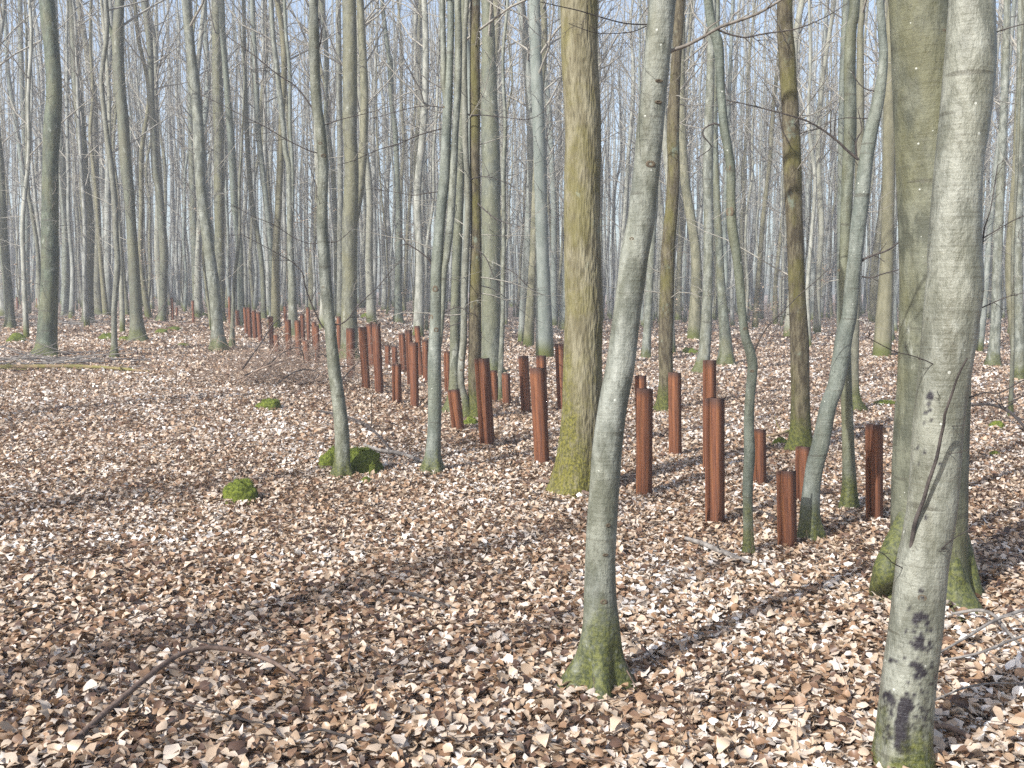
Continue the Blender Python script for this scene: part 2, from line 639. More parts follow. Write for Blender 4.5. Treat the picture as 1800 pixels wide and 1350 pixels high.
def trunk_mesh(name, pts, rad, mat, sides, step, seed, flare=0.45, lump=0.05, oak=False, stains=None, origin=None, tint=0.0):
    """pts are relative to the foot of the tree"""
    c = catmull(np.concatenate([pts, rad[:, None]], 1), step)
    P, R = c[:, :3], np.maximum(c[:, 3], 0.006)
    K = len(P)
    V, Q = tubes(P[None], R[None], sides)
    ring = np.repeat(np.arange(K), sides)
    th = np.tile(np.arange(sides) * 2 * math.pi / sides, K)
    ax = P[ring]
    out = V - ax
    h = ax[:, 2]
    q = np.stack([V[:, 0] * 5, V[:, 1] * 5, V[:, 2] * 1.6], -1)
    d = lump * noise3(q, seed) + lump * 0.5 * noise3(q * 2.7, seed + 1)
    d = d * np.minimum(1.0, 0.07 / np.maximum(R[ring], 0.02) + 0.55)
    f = (1 + d) * lobes(th, h, flare, 4 + seed % 2, seed * 1.7)
    attrs = {}
    if oak:
        # vertical bark ridges as relief
        a = np.stack([np.cos(th) * 9.5, np.sin(th) * 9.5, h * 7.0], -1)
        w = 0.25 * noise3(np.stack([np.cos(th) * 2, np.sin(th) * 2, h * 4], -1), 40)[:, None]
        r1 = np.abs(noise3(a * 1.0 + w, 41))
        r2 = np.abs(noise3(a * np.array([2.1, 2.1, 1.6]) + w, 42))
        ridge = np.minimum(r1 * 2.2, 1) * 0.6 + np.minimum(r2 * 2.2, 1) * 0.4
        f = f + (ridge - 0.7) * 0.05
        attrs["crease"] = np.clip(1 - ridge * 1.25, 0, 1)
        attrs["side"] = np.clip(-out[:, 0] / np.maximum(R[ring], 1e-3), -1, 1)
    V = ax + out * f[:, None]
    attrs["hgt"] = h
    attrs["tint"] = np.full(len(V), tint)
    if stains is not None:
        wp = V + origin
        u, v, dep = project(wp)
        face = np.einsum('ij,ij->i', norm(out), norm(np.array([0, 0, CAM_Z]) - wp)) > 0.05
        s = np.zeros(len(V))
        wob = 2.6 * noise3(wp * 60, 9) + 1.8 * noise3(wp * 130, 10)
        for (su, sv, ru, rv) in stains:
            e = np.hypot((u - su) / ru, (v - sv) / rv)
            s = np.maximum(s, np.clip((1 - e) * min(ru, rv) / 2.2 + wob * 0.28 + 0.4, 0, 1) * (e < 1.35))
        attrs["stain"] = s * face
    # closed top
    top = np.arange((K - 1) * sides, K * sides)
    tip = len(V)
    V = np.concatenate([V, P[-1:] + np.array([[0, 0, 0.01]])])
    T = np.stack([top, np.roll(top, -1), np.full(sides, tip)], -1)
    for k in attrs:
        attrs[k] = np.append(attrs[k], attrs[k][-1])
    return make_mesh(name, V, Q, T, attrs, True, mat), P, R


def px_curve(trace, Y, foot):
    pts = np.array([at_depth(u, v, Y) for u, v, w in trace]) - foot
    dep = Y * math.cos(PITCH) + 0.0
    rad = np.array([w for _, _, w in trace]) * dep / F / 2
    return pts, rad


def crown_part(r, P, R, foot_y, h_lo, top, parent, count, low=0):
    """branches along the trunk axis above h_lo; low = thin dead shoots lower down"""
    mb = MB()
    hs = P[:, 2]

    def pick(n, a, b):
        h = r.uniform(a, b, n)
        i = np.clip(np.searchsorted(hs, h), 0, len(P) - 1)
        return P[i], R[i], h

    if count:
        b, rr, h = pick(count, h_lo, top * 0.97)
        az = r.uniform(0, 2 * math.pi, count)
        el = np.radians(r.uniform(22, 60, count))
        d = np.stack([np.cos(az) * np.cos(el), np.sin(az) * np.cos(el), np.sin(el)], -1)
        L = r.uniform(1.6, 3.6, count) * (1.25 - 0.7 * (h - h_lo) / max(top - h_lo, 1))
        branch_set(mb, r, b, d, L, np.minimum(rr * 0.42, 0.035), 5, 3)
    if low:
        b, rr, h = pick(low, 1.3, max(h_lo, 3.0))
        az = r.uniform(0, 2 * math.pi, low)
        el = np.radians(r.uniform(-12, 38, low))
        d = np.stack([np.cos(az) * np.cos(el), np.sin(az) * np.cos(el), np.sin(el)], -1)
        branch_set(mb, r, b, d, r.uniform(0.5, 1.7, low), np.minimum(rr * 0.16, 0.009), 4, 3, (4, 3, 3), 0.03)
    if mb.n == 0:
        return
    me = mb.mesh("crown", M_CROWN)
    link("crown", me, parent)


def traced_tree(key, label, trace, mat, name="beech_tree", cat="tree", group=None, H_=17.0, sides=14, step=0.13, flare=0.4,
                stems=(), crown=9, low=9, oak=False, stains=None, lump=0.05, Y=None):
    u0, v0, w0 = trace[0]
    foot = ground_at(u0, v0) if Y is None else np.array([*at_depth(u0, v0, Y)[:2], 0.0])
    foot[2] = float(terrain(foot[0], foot[1]))
    Yd = foot[1]
    seed = sum(ord(c) * (i + 3) for i, c in enumerate(key)) % 1000
    r = np.random.default_rng(seed + 11)
    root = thing(name, foot, label, cat, group)
    pts, rad = px_curve(trace, Yd, foot)
    pts[0, 2] = 0.0
    # gentle lean in depth
    lean = r.uniform(-0.03, 0.03)
    pts[:, 1] += lean * pts[:, 2]
    # go on above the picture
    d = norm(pts[-1] - pts[-3])
    z1, r1 = pts[-1, 2], rad[-1]
    ext_p, ext_r, p = [], [], pts[-1]
    nstep = 6
    for k in range(1, nstep + 1):
        t = k / nstep
        d = norm(d * 0.75 + np.array([r.normal(0, 0.05), r.normal(0, 0.05), 0.3]))
        p = p + d * max(H_ - z1, 1.0) / nstep
        ext_p.append(p)
        ext_r.append(max(r1 * (1 - t) ** 0.8, 0.012))
    allp = np.concatenate([[[pts[0, 0], pts[0, 1], -0.2]], pts, ext_p])
    allr = np.concatenate([[rad[0]], rad, ext_r])
    me, P, R = trunk_mesh("trunk", allp, allr, mat, sides, step, seed, flare, lump, oak, stains, foot, r.uniform())
    link("trunk", me, root)
    for st in stems:
        sp, sr = px_curve(st, Yd, foot)
        sp[:, 1] += lean * sp[:, 2]
        d = norm(sp[-1] - sp[-2])
        ex = [sp[-1] + norm(d + np.array([0, 0, 0.2])) * L for L in (2.5, 5.0, 8.0)]
        sp = np.concatenate([sp, ex])
        sr = np.concatenate([sr, [sr[-1] * 0.75, sr[-1] * 0.45, 0.012]])
        me2, _, _ = trunk_mesh("stem", sp, sr, mat, max(10, sides * 2 // 3), step, seed + 5, 0.0, lump, False, None, foot, 0.3)
        link("stem", me2, root)
    vis_top = CAM_Z + Yd * (HORIZON + 20) / F
    h_lo = max(5.0, min(vis_top * 0.8, 8.5))
    crown_part(r, P, R, Yd, h_lo, P[-1, 2], root, crown, low)
    TREES.append((foot[0], foot[1]))
    TRACED[key] = (root, foot, lean)
    return root


def px_branch(key, pts_px, w0, w1, name="branch", mat=None, twigs=6, out=0.0, seed=1, sides=6):
    """a branch traced on a tree; out = how far it reaches towards (-) or away from (+) the camera"""
    root, foot, lean = TRACED[key]
    n = len(pts_px)
    P = np.array([at_depth(u, v, foot[1] + lean * 0 + out * i / (n - 1)) for i, (u, v) in enumerate(pts_px)]) - foot
    P[:, 1] += lean * P[0, 2]
    R = np.linspace(w0 * 0.72, w1 * 0.8, n) * foot[1] / F / 2
    c = catmull(np.concatenate([P, R[:, None]], 1), 0.05)
    mb = MB()
    mb.add(*tubes(c[None, :, :3], c[None, :, 3], sides))
    if twigs:
        r = np.random.default_rng(seed)
        pp, rr = offshoots(r, c[None, :, :3], c[None, :, 3], twigs, max(2, len(c) // 4), 0.5, 0.28, 0.55, 5, 0.02, 0.2)
        mb.add(*tubes(pp, rr, 4))
        p3, r3 = offshoots(r, pp, rr, 3, 1, 0.5, 0.45, 0.6, 4, 0.02, 0.2)
        mb.add(*tubes(p3, r3, 3))
    return link(name, mb.mesh(name, mat or M_TWIG_DARK), root)


G_TREE = "trees standing among the steel posts"
TT = traced_tree
TT("T1", "stout grey green beech with mossy foot at the left edge of the wood", [(80, 625, 44), (82, 600, 35), (85, 520, 30), (86, 450, 29), (85, 300, 27), (88, 215, 28), (91, 170, 26), (87, 100, 25), (76, 0, 25), (74, -40, 24)], M_BEECH_DARK, group=G_TREE, sides=20, step=0.10, H_=19)
TT("T2", "dark green beech bending left behind a slim pale stem", [(155, 568, 26), (155, 555, 21), (154, 500, 18), (155, 400, 18), (146, 300, 15), (138, 222, 16), (129, 140, 15), (123, 45, 14), (118, 0, 12)], M_BEECH_DARK, group=G_TREE, H_=19)
TT("T3", "dark beech with a fork high up and a mossy flared foot, left part", [(243, 599, 32), (240, 560, 22), (237, 500, 20), (231, 400, 17), (226, 333, 18), (222, 300, 19), (217, 222, 19), (210, 145, 18), (207, 67, 19), (210, 0, 16)], M_BEECH_DARK, group=G_TREE, H_=19, stems=[[(206, 90, 10), (197, 58, 9), (190, 45, 8), (186, 0, 7)]])
TT("T4", "slim pale stem rising in front of the dark forked beech", [(201, 630, 14), (201, 600, 11), (201, 545, 10), (206, 480, 11), (207, 455, 10), (204, 410, 10), (203, 367, 10), (197, 300, 10), (187, 222, 9), (180, 140, 8), (189, 62, 8), (187, 0, 7)], M_BEECH_PALE, group=G_TREE, H_=12)
TT("T5", "brownish slender beech leaning left behind the dark green beech", [(175, 555, 18), (172, 500, 14), (173, 450, 12), (174, 400, 11), (170, 300, 13), (169, 165, 12), (159, 100, 10), (150, 45, 9), (143, 0, 9)], M_BEECH_OLIVE, group=G_TREE, H_=22)
TT("T6", "pale speckled beech just right of the stout left beech", [(117, 557, 18), (116, 500, 14), (116, 400, 12), (111, 300, 13), (107, 222, 10), (104, 150, 10), (102, 65, 10), (98, 0, 10)], M_BEECH_PALE, group=G_TREE, H_=22)
TT("T7", "mossy trunk cut by the left picture edge", [(18, 577, 22), (18, 560, 17), (14, 500, 15), (10, 450, 15), (7, 400, 15), (4, 300, 13), (-2, 222, 12), (-8, 100, 11), (-12, 0, 10)], M_BEECH_OLIVE, group=G_TREE, H_=20)
TT("T8", "wavy grey beech left of the two leaning trunks with a mossy root", [(284, 565, 20), (286, 545, 15), (287, 500, 14), (288, 450, 14), (285, 400, 14), (279, 333, 13), (273, 300, 13), (269, 222, 11), (266, 180, 11), (264, 100, 11), (260, 50, 11), (253, 0, 12)], M_BEECH_DARK, group=G_TREE, H_=22)
TT("T9", "pale beech leaning left with a spreading mossy foot before the first posts", [(385, 616, 32), (382, 585, 23), (381, 560, 21), (375, 500, 20), (361, 400, 18), (352, 333, 17), (350, 280, 17), (347, 222, 18), (338, 130, 17), (332, 80, 16), (324, 0, 16)], M_BEECH_PALE, group=G_TREE, sides=18, H_=18)
TT("T10", "straight olive beech rising behind the pale leaning one", [(388, 566, 20), (387, 530, 17), (385, 400, 17), (384, 300, 17), (383, 222, 18), (380, 130, 17), (378, 0, 15)], M_BEECH_OLIVE, group=G_TREE, H_=22)
TT("T11", "slender beech leaning left behind the start of the post row", [(425, 572, 13), (423, 500, 11), (422, 440, 11), (413, 360, 12), (410, 300, 13), (405, 222, 12), (398, 130, 10), (393, 65, 10), (390, 0, 10)], M_BEECH, group=G_TREE, H_=22)
TT("T12", "thin dark sapling stem beside the foot of the pale leaning beech", [(408, 612, 11), (409, 560, 7), (412, 490, 6), (417, 445, 6), (421, 400, 5), (420, 330, 5), (424, 250, 4), (428, 150, 3)], M_BEECH, group=G_TREE, H_=8, crown=6, low=5)
TT("T13", "slender beech standing behind the crowded far posts", [(479, 570, 14), (478, 500, 10), (476, 450, 10), (473, 400, 10), (466, 340, 10), (461, 300, 10), (453, 222, 10), (449, 130, 9), (443, 0, 8)], M_BEECH_PALE, group=G_TREE, H_=22)
TT("T14", "bent thin beech left of the crowded far posts", [(463, 562, 12), (463, 520, 9), (460, 470, 9), (455, 430, 9), (444, 370, 9), (437, 300, 8), (432, 222, 8), (428, 100, 7), (426, 0, 7)], M_BEECH_DARK, group=G_TREE, H_=22)
TT("T15", "pale forking beech rising out of the crowded posts", [(516, 592, 22), (515, 560, 17), (514, 500, 14), (512, 450, 12), (511, 400, 11), (510, 300, 10), (504, 270, 9), (500, 222, 9), (490, 130, 9), (483, 65, 8), (479, 0, 8)], M_BEECH_PALE, group=G_TREE, H_=20, stems=[[(513, 400, 7), (516, 300, 7), (512, 222, 6), (512, 130, 6), (506, 65, 6), (503, 0, 6)]])
TT("T17", "smooth pale beech with long thin side branches before the mossy rock", [(602, 838, 33), (602, 815, 28), (602, 785, 26), (600, 750, 25), (594, 700, 23), (587, 650, 23), (582, 600, 21), (577, 550, 20), (572, 500, 20), (569, 450, 19), (565, 400, 18), (566, 330, 18), (567, 290, 18), (565, 262, 18), (561, 222, 18), (555, 180, 18), (552, 130, 18), (550, 65, 18), (549, 0, 16), (548, -40, 16)], M_BEECH_PALE, group=G_TREE, sides=28, step=0.045, H_=14, crown=8, low=0)
TT("T18", "straight thick olive beech behind the middle posts", [(614, 634, 34), (614, 600, 29), (614, 500, 27), (614, 400, 27), (617, 300, 25), (614, 222, 25), (614, 130, 25), (612, 0, 24)], M_BEECH_OLIVE, group=G_TREE, sides=20, step=0.10, H_=21)
TT("T19", "pale slim beech just left of the straight thick olive one", [(598, 562, 13), (598, 450, 11), (598, 300, 10), (596, 150, 10), (594, 0, 9)], M_BEECH_PALE, group=G_TREE, H_=24)
TT("T20", "thin wavy stem between the smooth pale beech and the thick olive one", [(592, 556, 9), (590, 400, 8), (584, 290, 8), (575, 222, 8), (573, 180, 8), (574, 100, 8), (566, 0, 8)], M_BEECH, group=G_TREE, H_=22)
TT("T21", "dark beech with a mossy foot and knobbly upper stem behind the middle posts", [(700, 568, 20), (700, 545, 15), (700, 500, 13), (701, 400, 11), (698, 300, 9), (694, 222, 9), (688, 180, 8), (686, 112, 10), (683, 95, 8), (679, 65, 8), (672, 0, 7)], M_BEECH_OLIVE, group=G_TREE, H_=24)
TT("T22", "distant pale blue grey beech with a moss tuft at its foot", [(652, 557, 13), (651, 500, 10), (648, 400, 10), (644, 333, 11), (642, 290, 10), (640, 200, 9), (637, 100, 9), (634, 0, 8)], M_BEECH_PALE, group=G_TREE, H_=24)
TT("T25", "silvery twin stemmed beech with a bright mossy foot in the middle foreground", [(760, 830, 38), (761, 800, 28), (763, 760, 25), (764, 700, 25), (763, 650, 24), (764, 600, 22), (766, 550, 20), (766, 500, 20), (768, 450, 19), (772, 400, 17), (778, 333, 18), (781, 300, 18), (784, 222, 17), (787, 165, 16), (789, 120, 13), (791, 60, 12), (791, 0, 12), (791, -40, 12)], M_BEECH_PALE, group=G_TREE, sides=28, step=0.045, H_=14, crown=8, low=0,
   stems=[[(768, 615, 14), (774, 578, 11), (778, 522, 10), (780, 478, 11), (785, 444, 13), (791, 389, 14), (796, 300, 14), (800, 222, 12), (804, 150, 13), (805, 60, 13), (803, -20, 12)], [(785, 180, 11), (780, 150, 10), (778, 80, 10), (776, -20, 9)]])
TT("T26", "thin silvery stem in front of the dark trunk group", [(821, 735, 14), (817, 700, 12), (811, 675, 12), (811, 640, 12), (815, 600, 12), (816, 550, 11), (817, 500, 12), (819, 450, 12), (822, 400, 11), (823, 330, 10), (820, 280, 10), (818, 222, 11), (817, 83, 9), (822, 0, 8)], M_BEECH_PALE, group=G_TREE, sides=16, step=0.05, H_=12, crown=8, low=9)
TT("T27", "olive trunk with a mossy foot behind the silvery twin stem", [(795, 727, 32), (798, 690, 20), (799, 620, 18), (800, 550, 18), (803, 455, 17), (808, 330, 15), (812, 200, 13), (815, 0, 11)], M_BEECH_OLIVE, group=G_TREE, sides=18, H_=17)
TT("T28", "dark brown trunk in the middle trunk group", [(838, 735, 34), (835, 690, 24), (834, 650, 23), (835, 600, 23), (835, 550, 22), (837, 450, 20), (837, 400, 18), (835, 300, 18), (835, 222, 18), (836, 0, 17)], M_ROUGH, group=G_TREE, sides=20, step=0.10, H_=18)
TT("T29", "thick blue grey and olive beech behind the dark brown trunk", [(863, 655, 40), (863, 630, 35), (863, 600, 33), (863, 550, 33), (863, 400, 34), (863, 300, 33), (861, 222, 31), (859, 111, 26), (856, 0, 20)], M_BEECH_OLIVE, group=G_TREE, sides=22, step=0.10, H_=20)
TT("T30", "thin whitish sapling stem right of the thick blue grey beech", [(879, 706, 11), (879, 690, 10), (880, 650, 10), (882, 600, 9), (884, 550, 8), (884, 500, 8), (886, 400, 8), (885, 300, 8), (888, 222, 7), (884, 100, 6), (892, 0, 5)], M_BEECH_PALE, group=G_TREE, sides=12, step=0.10, H_=10, crown=5, low=12)
TT("T31", "thick oak with furrowed bark and a bright mossy foot in the middle", [(1012, 866, 88), (1014, 830, 80), (1018, 790, 74), (1021, 750, 71), (1023, 700, 69), (1024, 600, 67), (1026, 550, 67), (1024, 450, 65), (1023, 375, 63), (1024, 300, 63), (1024, 222, 62), (1019, 104, 63), (1017, 0, 64), (1016, -50, 63)], M_OAK, name="oak_tree", group=G_TREE, sides=96, step=0.024, H_=9, oak=True, lump=0.03, flare=0.22, crown=8, low=0)
TT("T32", "smooth grey beech with a curved trunk and mossy flared foot, front centre right", [(1052, 1203, 86), (1055, 1150, 70), (1057, 1100, 63), (1055, 1050, 59), (1055, 1000, 57), (1055, 983, 56), (1058, 916, 56), (1063, 850, 54), (1068, 783, 54), (1077, 716, 52), (1083, 683, 52), (1091, 640, 51), (1101, 560, 50), (1109, 500, 50), (1115, 450, 50), (1127, 390, 49), (1131, 350, 48), (1137, 300, 47), (1144, 222, 48), (1149, 166, 47), (1157, 83, 47), (1165, 0, 47), (1170, -50, 46)], M_BEECH_FRONT, group=G_TREE, sides=64, step=0.016, H_=9, flare=0.75, lump=0.045, crown=5, low=0)
TT("T33", "dark rough barked trunk right behind the curved grey beech", [(1166, 721, 32), (1168, 700, 26), (1171, 650, 25), (1170, 625, 25), (1171, 550, 25), (1174, 450, 24), (1180, 375, 23), (1184, 300, 22), (1183, 222, 21), (1189, 100, 18), (1195, 0, 17)], M_ROUGH, group=G_TREE, sides=20, step=0.10, H_=17)
TT("T34", "pale straight beech left of the one with a split mossy foot", [(1232, 656, 30), (1238, 620, 22), (1241, 580, 20), (1244, 500, 17), (1245, 400, 17), (1244, 300, 17), (1246, 200, 16), (1249, 100, 13), (1252, 0, 12)], M_BEECH_PALE, group=G_TREE, sides=18, H_=19)
TT("T35", "pale beech with a split mossy foot behind the twisted stem", [(1276, 642, 32), (1276, 610, 24), (1274, 578, 20), (1270, 530, 17), (1267, 489, 15), (1265, 440, 14), (1263, 400, 14), (1259, 300, 11), (1257, 150, 10), (1262, 0, 9)], M_BEECH, group=G_TREE, sides=18, H_=19)
TT("T37", "thin twisted grey stem kinked low down beside the tall dark post", [(1316, 977, 22), (1316, 950, 18), (1315, 900, 17), (1315, 850, 17), (1318, 800, 18), (1317, 750, 17), (1319, 700, 17), (1323, 660, 18), (1324, 640, 18), (1319, 616, 18), (1311, 590, 16), (1306, 550, 15), (1302, 500, 16), (1297, 450, 16), (1289, 400, 17), (1287, 350, 15), (1287, 300, 15), (1281, 255, 15), (1275, 222, 15), (1270, 160, 14), (1268, 111, 15), (1264, 70, 18), (1254, 42, 16), (1248, 0, 15), (1244, -40, 14)], M_BEECH, group=G_TREE, sides=28, step=0.04, H_=8, flare=0.25, lump=0.09, crown=5, low=0)
TT("T38", "dark mossy barked trunk right of the twisted stem", [(1405, 794, 42), (1407, 760, 36), (1407, 700, 33), (1406, 616, 32), (1401, 500, 29), (1398, 400, 29), (1394, 300, 30), (1391, 200, 29), (1385, 100, 28), (1381, 0, 26)], M_ROUGH, group=G_TREE, sides=24, step=0.05, H_=16)
TT("T39", "grey beech curving up to the right from a mossy foot", [(1424, 946, 42), (1423, 915, 36), (1424, 890, 33), (1428, 850, 30), (1434, 815, 31), (1443, 783, 31), (1457, 716, 29), (1470, 680, 29), (1478, 640, 30), (1486, 590, 30), (1495, 555, 27), (1500, 500, 26), (1506, 450, 25), (1511, 400, 26), (1518, 350, 26), (1526, 280, 24), (1537, 222, 23), (1550, 166, 20), (1558, 100, 16), (1556, 50, 14), (1553, 0, 13), (1551, -40, 13)], M_BEECH_FRONT, group=G_TREE, sides=32, step=0.04, H_=9, flare=0.3, lump=0.06, crown=5, low=0)
TT("T40", "straight grey stem partly hidden by the curving beech", [(1493, 894, 28), (1493, 850, 24), (1491, 783, 22), (1488, 690, 20), (1485, 600, 20), (1484, 500, 19), (1487, 400, 19), (1491, 300, 21), (1495, 222, 21), (1494, 111, 20), (1497, 50, 18), (1503, 0, 17)], M_BEECH, group=G_TREE, sides=24, step=0.04, H_=10, crown=6, low=0)
TT("T41", "pale olive trunk with a mossy foot behind the curving beech", [(1508, 722, 26), (1503, 690, 16), (1503, 600, 15), (1510, 400, 14), (1515, 222, 15), (1517, 60, 11), (1521, 0, 10)], M_BEECH_OLIVE, group=G_TREE, H_=15)
TT("T42", "brown olive slim trunk seen just left of the straight grey stem's top", [(1478, 600, 14), (1477, 450, 12), (1478, 250, 11), (1481, 120, 12), (1487, 0, 13)], M_BEECH_OLIVE, group=G_TREE, H_=20)
TT("T43", "pale thin trunk left of the thick olive beech at the right", [(1563, 600, 18), (1561, 500, 14), (1558, 330, 13), (1553, 200, 11), (1547, 0, 10)], M_BEECH_PALE, group=G_TREE, H_=20)
STAINS = [(1588, 1250, 13, 26), (1586, 1285, 15, 38), (1596, 1240, 9, 14), (1582, 1305, 12, 20), (1590, 1318, 15, 12), (1617, 1084, 15, 9), (1611, 1090, 8, 7), (1617, 1125, 9, 10), (1613, 1135, 10, 8), (1622, 1139, 9, 7), (1607, 1168, 8, 6), (1616, 1175, 9, 9), (1622, 1182, 8, 9), (1610, 1190, 5, 6), (1606, 1110, 5, 5), (1623, 1050, 6, 6), (1619, 1040, 5, 5), (1634, 1130, 5, 6), (1630, 1145, 5, 5), (1560, 1222, 9, 7), (1566, 1228, 8, 7), (1575, 1162, 5, 4), (1567, 1160, 5, 6), (1637, 1172, 4, 5), (1634, 697, 7, 10), (1632, 712, 5, 4), (1634, 721, 4, 4), (1628, 724, 4, 4), (1625, 741, 3, 3), (1637, 741, 3, 3), (1624, 794, 4, 5), (1613, 786, 3, 3), (1616, 814, 3, 3), (1651, 815, 3, 3), (1627, 910, 4, 4), (1597, 1069, 4, 3)]
_sr = np.random.default_rng(3)
for _ in range(110):
    _v = _sr.uniform(1090, 1320)
    STAINS.append((_sr.normal(1622 - (_v - 1100) * 0.03, 11), _v, *(_sr.uniform(1.6, 4.2, 2))))
for _ in range(60):
    STAINS.append((_sr.normal(1566, 9), _sr.uniform(1215, 1310), *(_sr.uniform(1.5, 4.5, 2))))
TT("T45", "silvery beech with black lichen spots and a dark side twig, nearest at the right", [(1588, 1347, 108), (1588, 1320, 100), (1590, 1290, 97), (1598, 1200, 94), (1611, 1100, 92), (1622, 1000, 89), (1631, 950, 86), (1642, 880, 84), (1652, 750, 84), (1663, 667, 86), (1671, 600, 90), (1681, 520, 95), (1684, 480, 92), (1683, 430, 88), (1690, 300, 80), (1700, 222, 84), (1711, 111, 86), (1715, 0, 76), (1716, -60, 74)], M_BEECH_STAIN, group=G_TREE, sides=92, step=0.010, H_=5.5, stains=STAINS, flare=0.12, lump=0.03, crown=3, low=0)
TT("T44", "thick olive beech with mossy spreading roots behind the black spotted one", [(1632, 1046, 150), (1632, 1000, 136), (1632, 950, 129), (1633, 850, 126), (1636, 750, 124), (1640, 650, 120), (1642, 500, 117), (1636, 300, 116), (1632, 222, 115), (1622, 0, 114), (1620, -60, 112)], M_BEECH_OLIVE, group=G_TREE, sides=60, step=0.04, H_=8, flare=0.5, lump=0.03, crown=4, low=0)
TT("T46", "pale trunk with a mossy foot at the right, beyond the black spotted beech", [(1745, 645, 24), (1748, 600, 19), (1750, 560, 18), (1752, 450, 16), (1757, 300, 14), (1762, 150, 13), (1765, 0, 12)], M_BEECH_PALE, group=G_TREE, H_=18)
TT("T47", "pale trunk cut by the right picture edge", [(1792, 668, 22), (1792, 600, 17), (1790, 450, 15), (1793, 250, 14), (1797, 0, 13)], M_BEECH_PALE, group=G_TREE, H_=17)
TT("T48", "thin dark stem near the right picture edge", [(1776, 732, 9), (1778, 650, 7), (1779, 560, 6), (1777, 450, 6), (1783, 300, 5), (1788, 100, 4)], M_BEECH, group=G_TREE, H_=7, crown=4, low=9)
TT("T50", "pale straight stem peeking out right of the curved grey beech low down", [(1135, 630, 18), (1138, 580, 14), (1141, 520, 13), (1146, 420, 12), (1152, 300, 11), (1155, 0, 10)], M_BEECH_PALE, group=G_TREE, H_=19)
TT("T52", "grey beech on a moss cushion left of the pale leaning one", [(348, 553, 22), (346, 520, 16), (345, 490, 15), (343, 440, 14), (340, 380, 13), (338, 300, 12), (335, 200, 11), (332, 0, 10)], M_BEECH, group=G_TREE, H_=24)
TT("T54", "slim dark trunk at the far left behind the mossy edge trunk", [(48, 548, 11), (47, 420, 9), (46, 300, 8), (43, 222, 8), (39, 100, 8), (37, 0, 8)], M_BEECH, group=G_TREE, H_=24)
TT("T55", "thin curving stem leaning out from behind the stout left beech", [(74, 585, 9), (69, 480, 8), (66, 430, 7), (57, 370, 7), (51, 330, 6), (49, 200, 5), (50, 60, 4)], M_BEECH, group=G_TREE, H_=11)

# roots of the thick olive beech
def px_root(key, pts_px, name="root", mat=None):
    root, foot, lean = TRACED[key]
    P, R = [], []
    for i, (u, v, w, hgt) in enumerate(pts_px):
        if hgt is None:
            g = ground_at(u, v)
            P.append(g - foot - np.array([0, 0, 0.01]))
        else:
            P.append(at_depth(u, v, foot[1] - hgt) - foot)
        R.append(w * foot[1] / F / 2)
    c = catmull(np.concatenate([np.array(P), np.array(R)[:, None]], 1), 0.02)
    V, Q = tubes(c[None, :, :3], c[None, :, 3], 18)
    V = V + 0.008 * noise3(V * 14, 8)[:, None] * np.array([1, 1, 0.6])
    me = make_mesh(name, V, Q, None, {"hgt": V[:, 2] * 0.5, "tint": np.full(len(V), 0.2)}, True, mat or M_BEECH_OLIVE)
    link(name, me, root)


px_root("T44", [(1610, 860, 20, 0.05), (1588, 930, 40, 0.08), (1572, 970, 46, 0.12), (1556, 1010, 44, 0.16), (1545, 1046, 36, None), (1538, 1062, 22, None)])
px_root("T44", [(1660, 860, 20, 0.0), (1678, 930, 36, 0.0), (1690, 970, 40, 0.0), (1700, 1010, 40, 0.02), (1710, 1052, 34, None), (1718, 1066, 20, None)])
px_root("T44", [(1655, 900, 16, 0.08), (1668, 970, 28, 0.15), (1680, 1015, 30, 0.2), (1690, 1065, 28, None), (1697, 1096, 18, None)])

B = px_branch
B("T17", [(562, 211), (545, 185), (520, 152), (485, 128), (440, 92), (398, 62)], 5, 1.6, seed=1)
B("T17", [(568, 268), (545, 265), (500, 243), (465, 222), (430, 205), (388, 183), (352, 165)], 3.5, 1.3, seed=2)
B("T17", [(570, 425), (567, 400), (560, 370), (556, 345), (556, 330), (548, 306), (541, 285)], 4, 1.8, seed=3, twigs=4)
B("T17", [(582, 584), (566, 574), (553, 548), (542, 522), (535, 500), (531, 480), (515, 462), (488, 446), (455, 428), (425, 412)], 5, 1.4, seed=4, twigs=9)
B("T17", [(584, 570), (598, 570), (614, 558), (623, 544), (640, 526), (661, 507), (688, 475), (712, 450)], 4, 1.4, seed=5, twigs=8)
B("T17", [(595, 655), (582, 648), (575, 630), (565, 622), (556, 628)], 4, 2, seed=6, twigs=3)
B("T17", [(557, 85), (563, 62), (558, 30), (540, 8), (530, -20)], 4, 2, seed=7, twigs=3)
B("T17", [(570, 218), (600, 208), (650, 196), (700, 180)], 2.6, 1.2, seed=8, twigs=5)
B("T17", [(571, 424), (590, 425), (608, 412), (625, 395)], 2.6, 1.2, seed=9, twigs=3)
B("T17", [(569, 424), (548, 428), (520, 420), (480, 395), (440, 378), (395, 352)], 2.8, 1.2, seed=10, twigs=6)
B("T25", [(764, 488), (756, 460), (737, 442), (711, 424), (704, 405)], 5, 1.8, seed=11, twigs=6)
B("T25", [(781, 222), (735, 235), (700, 250), (660, 262), (620, 280), (590, 288)], 3.4, 1.2, seed=12, twigs=7)
B("T25", [(783, 187), (745, 183), (700, 192), (655, 205)], 3, 1.2, seed=13, twigs=6)
B("T25", [(772, 555), (790, 545), (808, 540), (830, 555)], 3.4, 1.3, seed=14, twigs=6)
B("T25", [(778, 335), (750, 338), (725, 342), (690, 336), (650, 330)], 3, 1.2, seed=15, twigs=6)
B("T26", [(823, 430), (840, 440), (855, 455), (870, 490), (885, 505)], 4, 1.4, seed=16, twigs=8)
B("T26", [(824, 205), (850, 205), (880, 208), (930, 212), (960, 195)], 3.2, 1.2, seed=17, twigs=6)
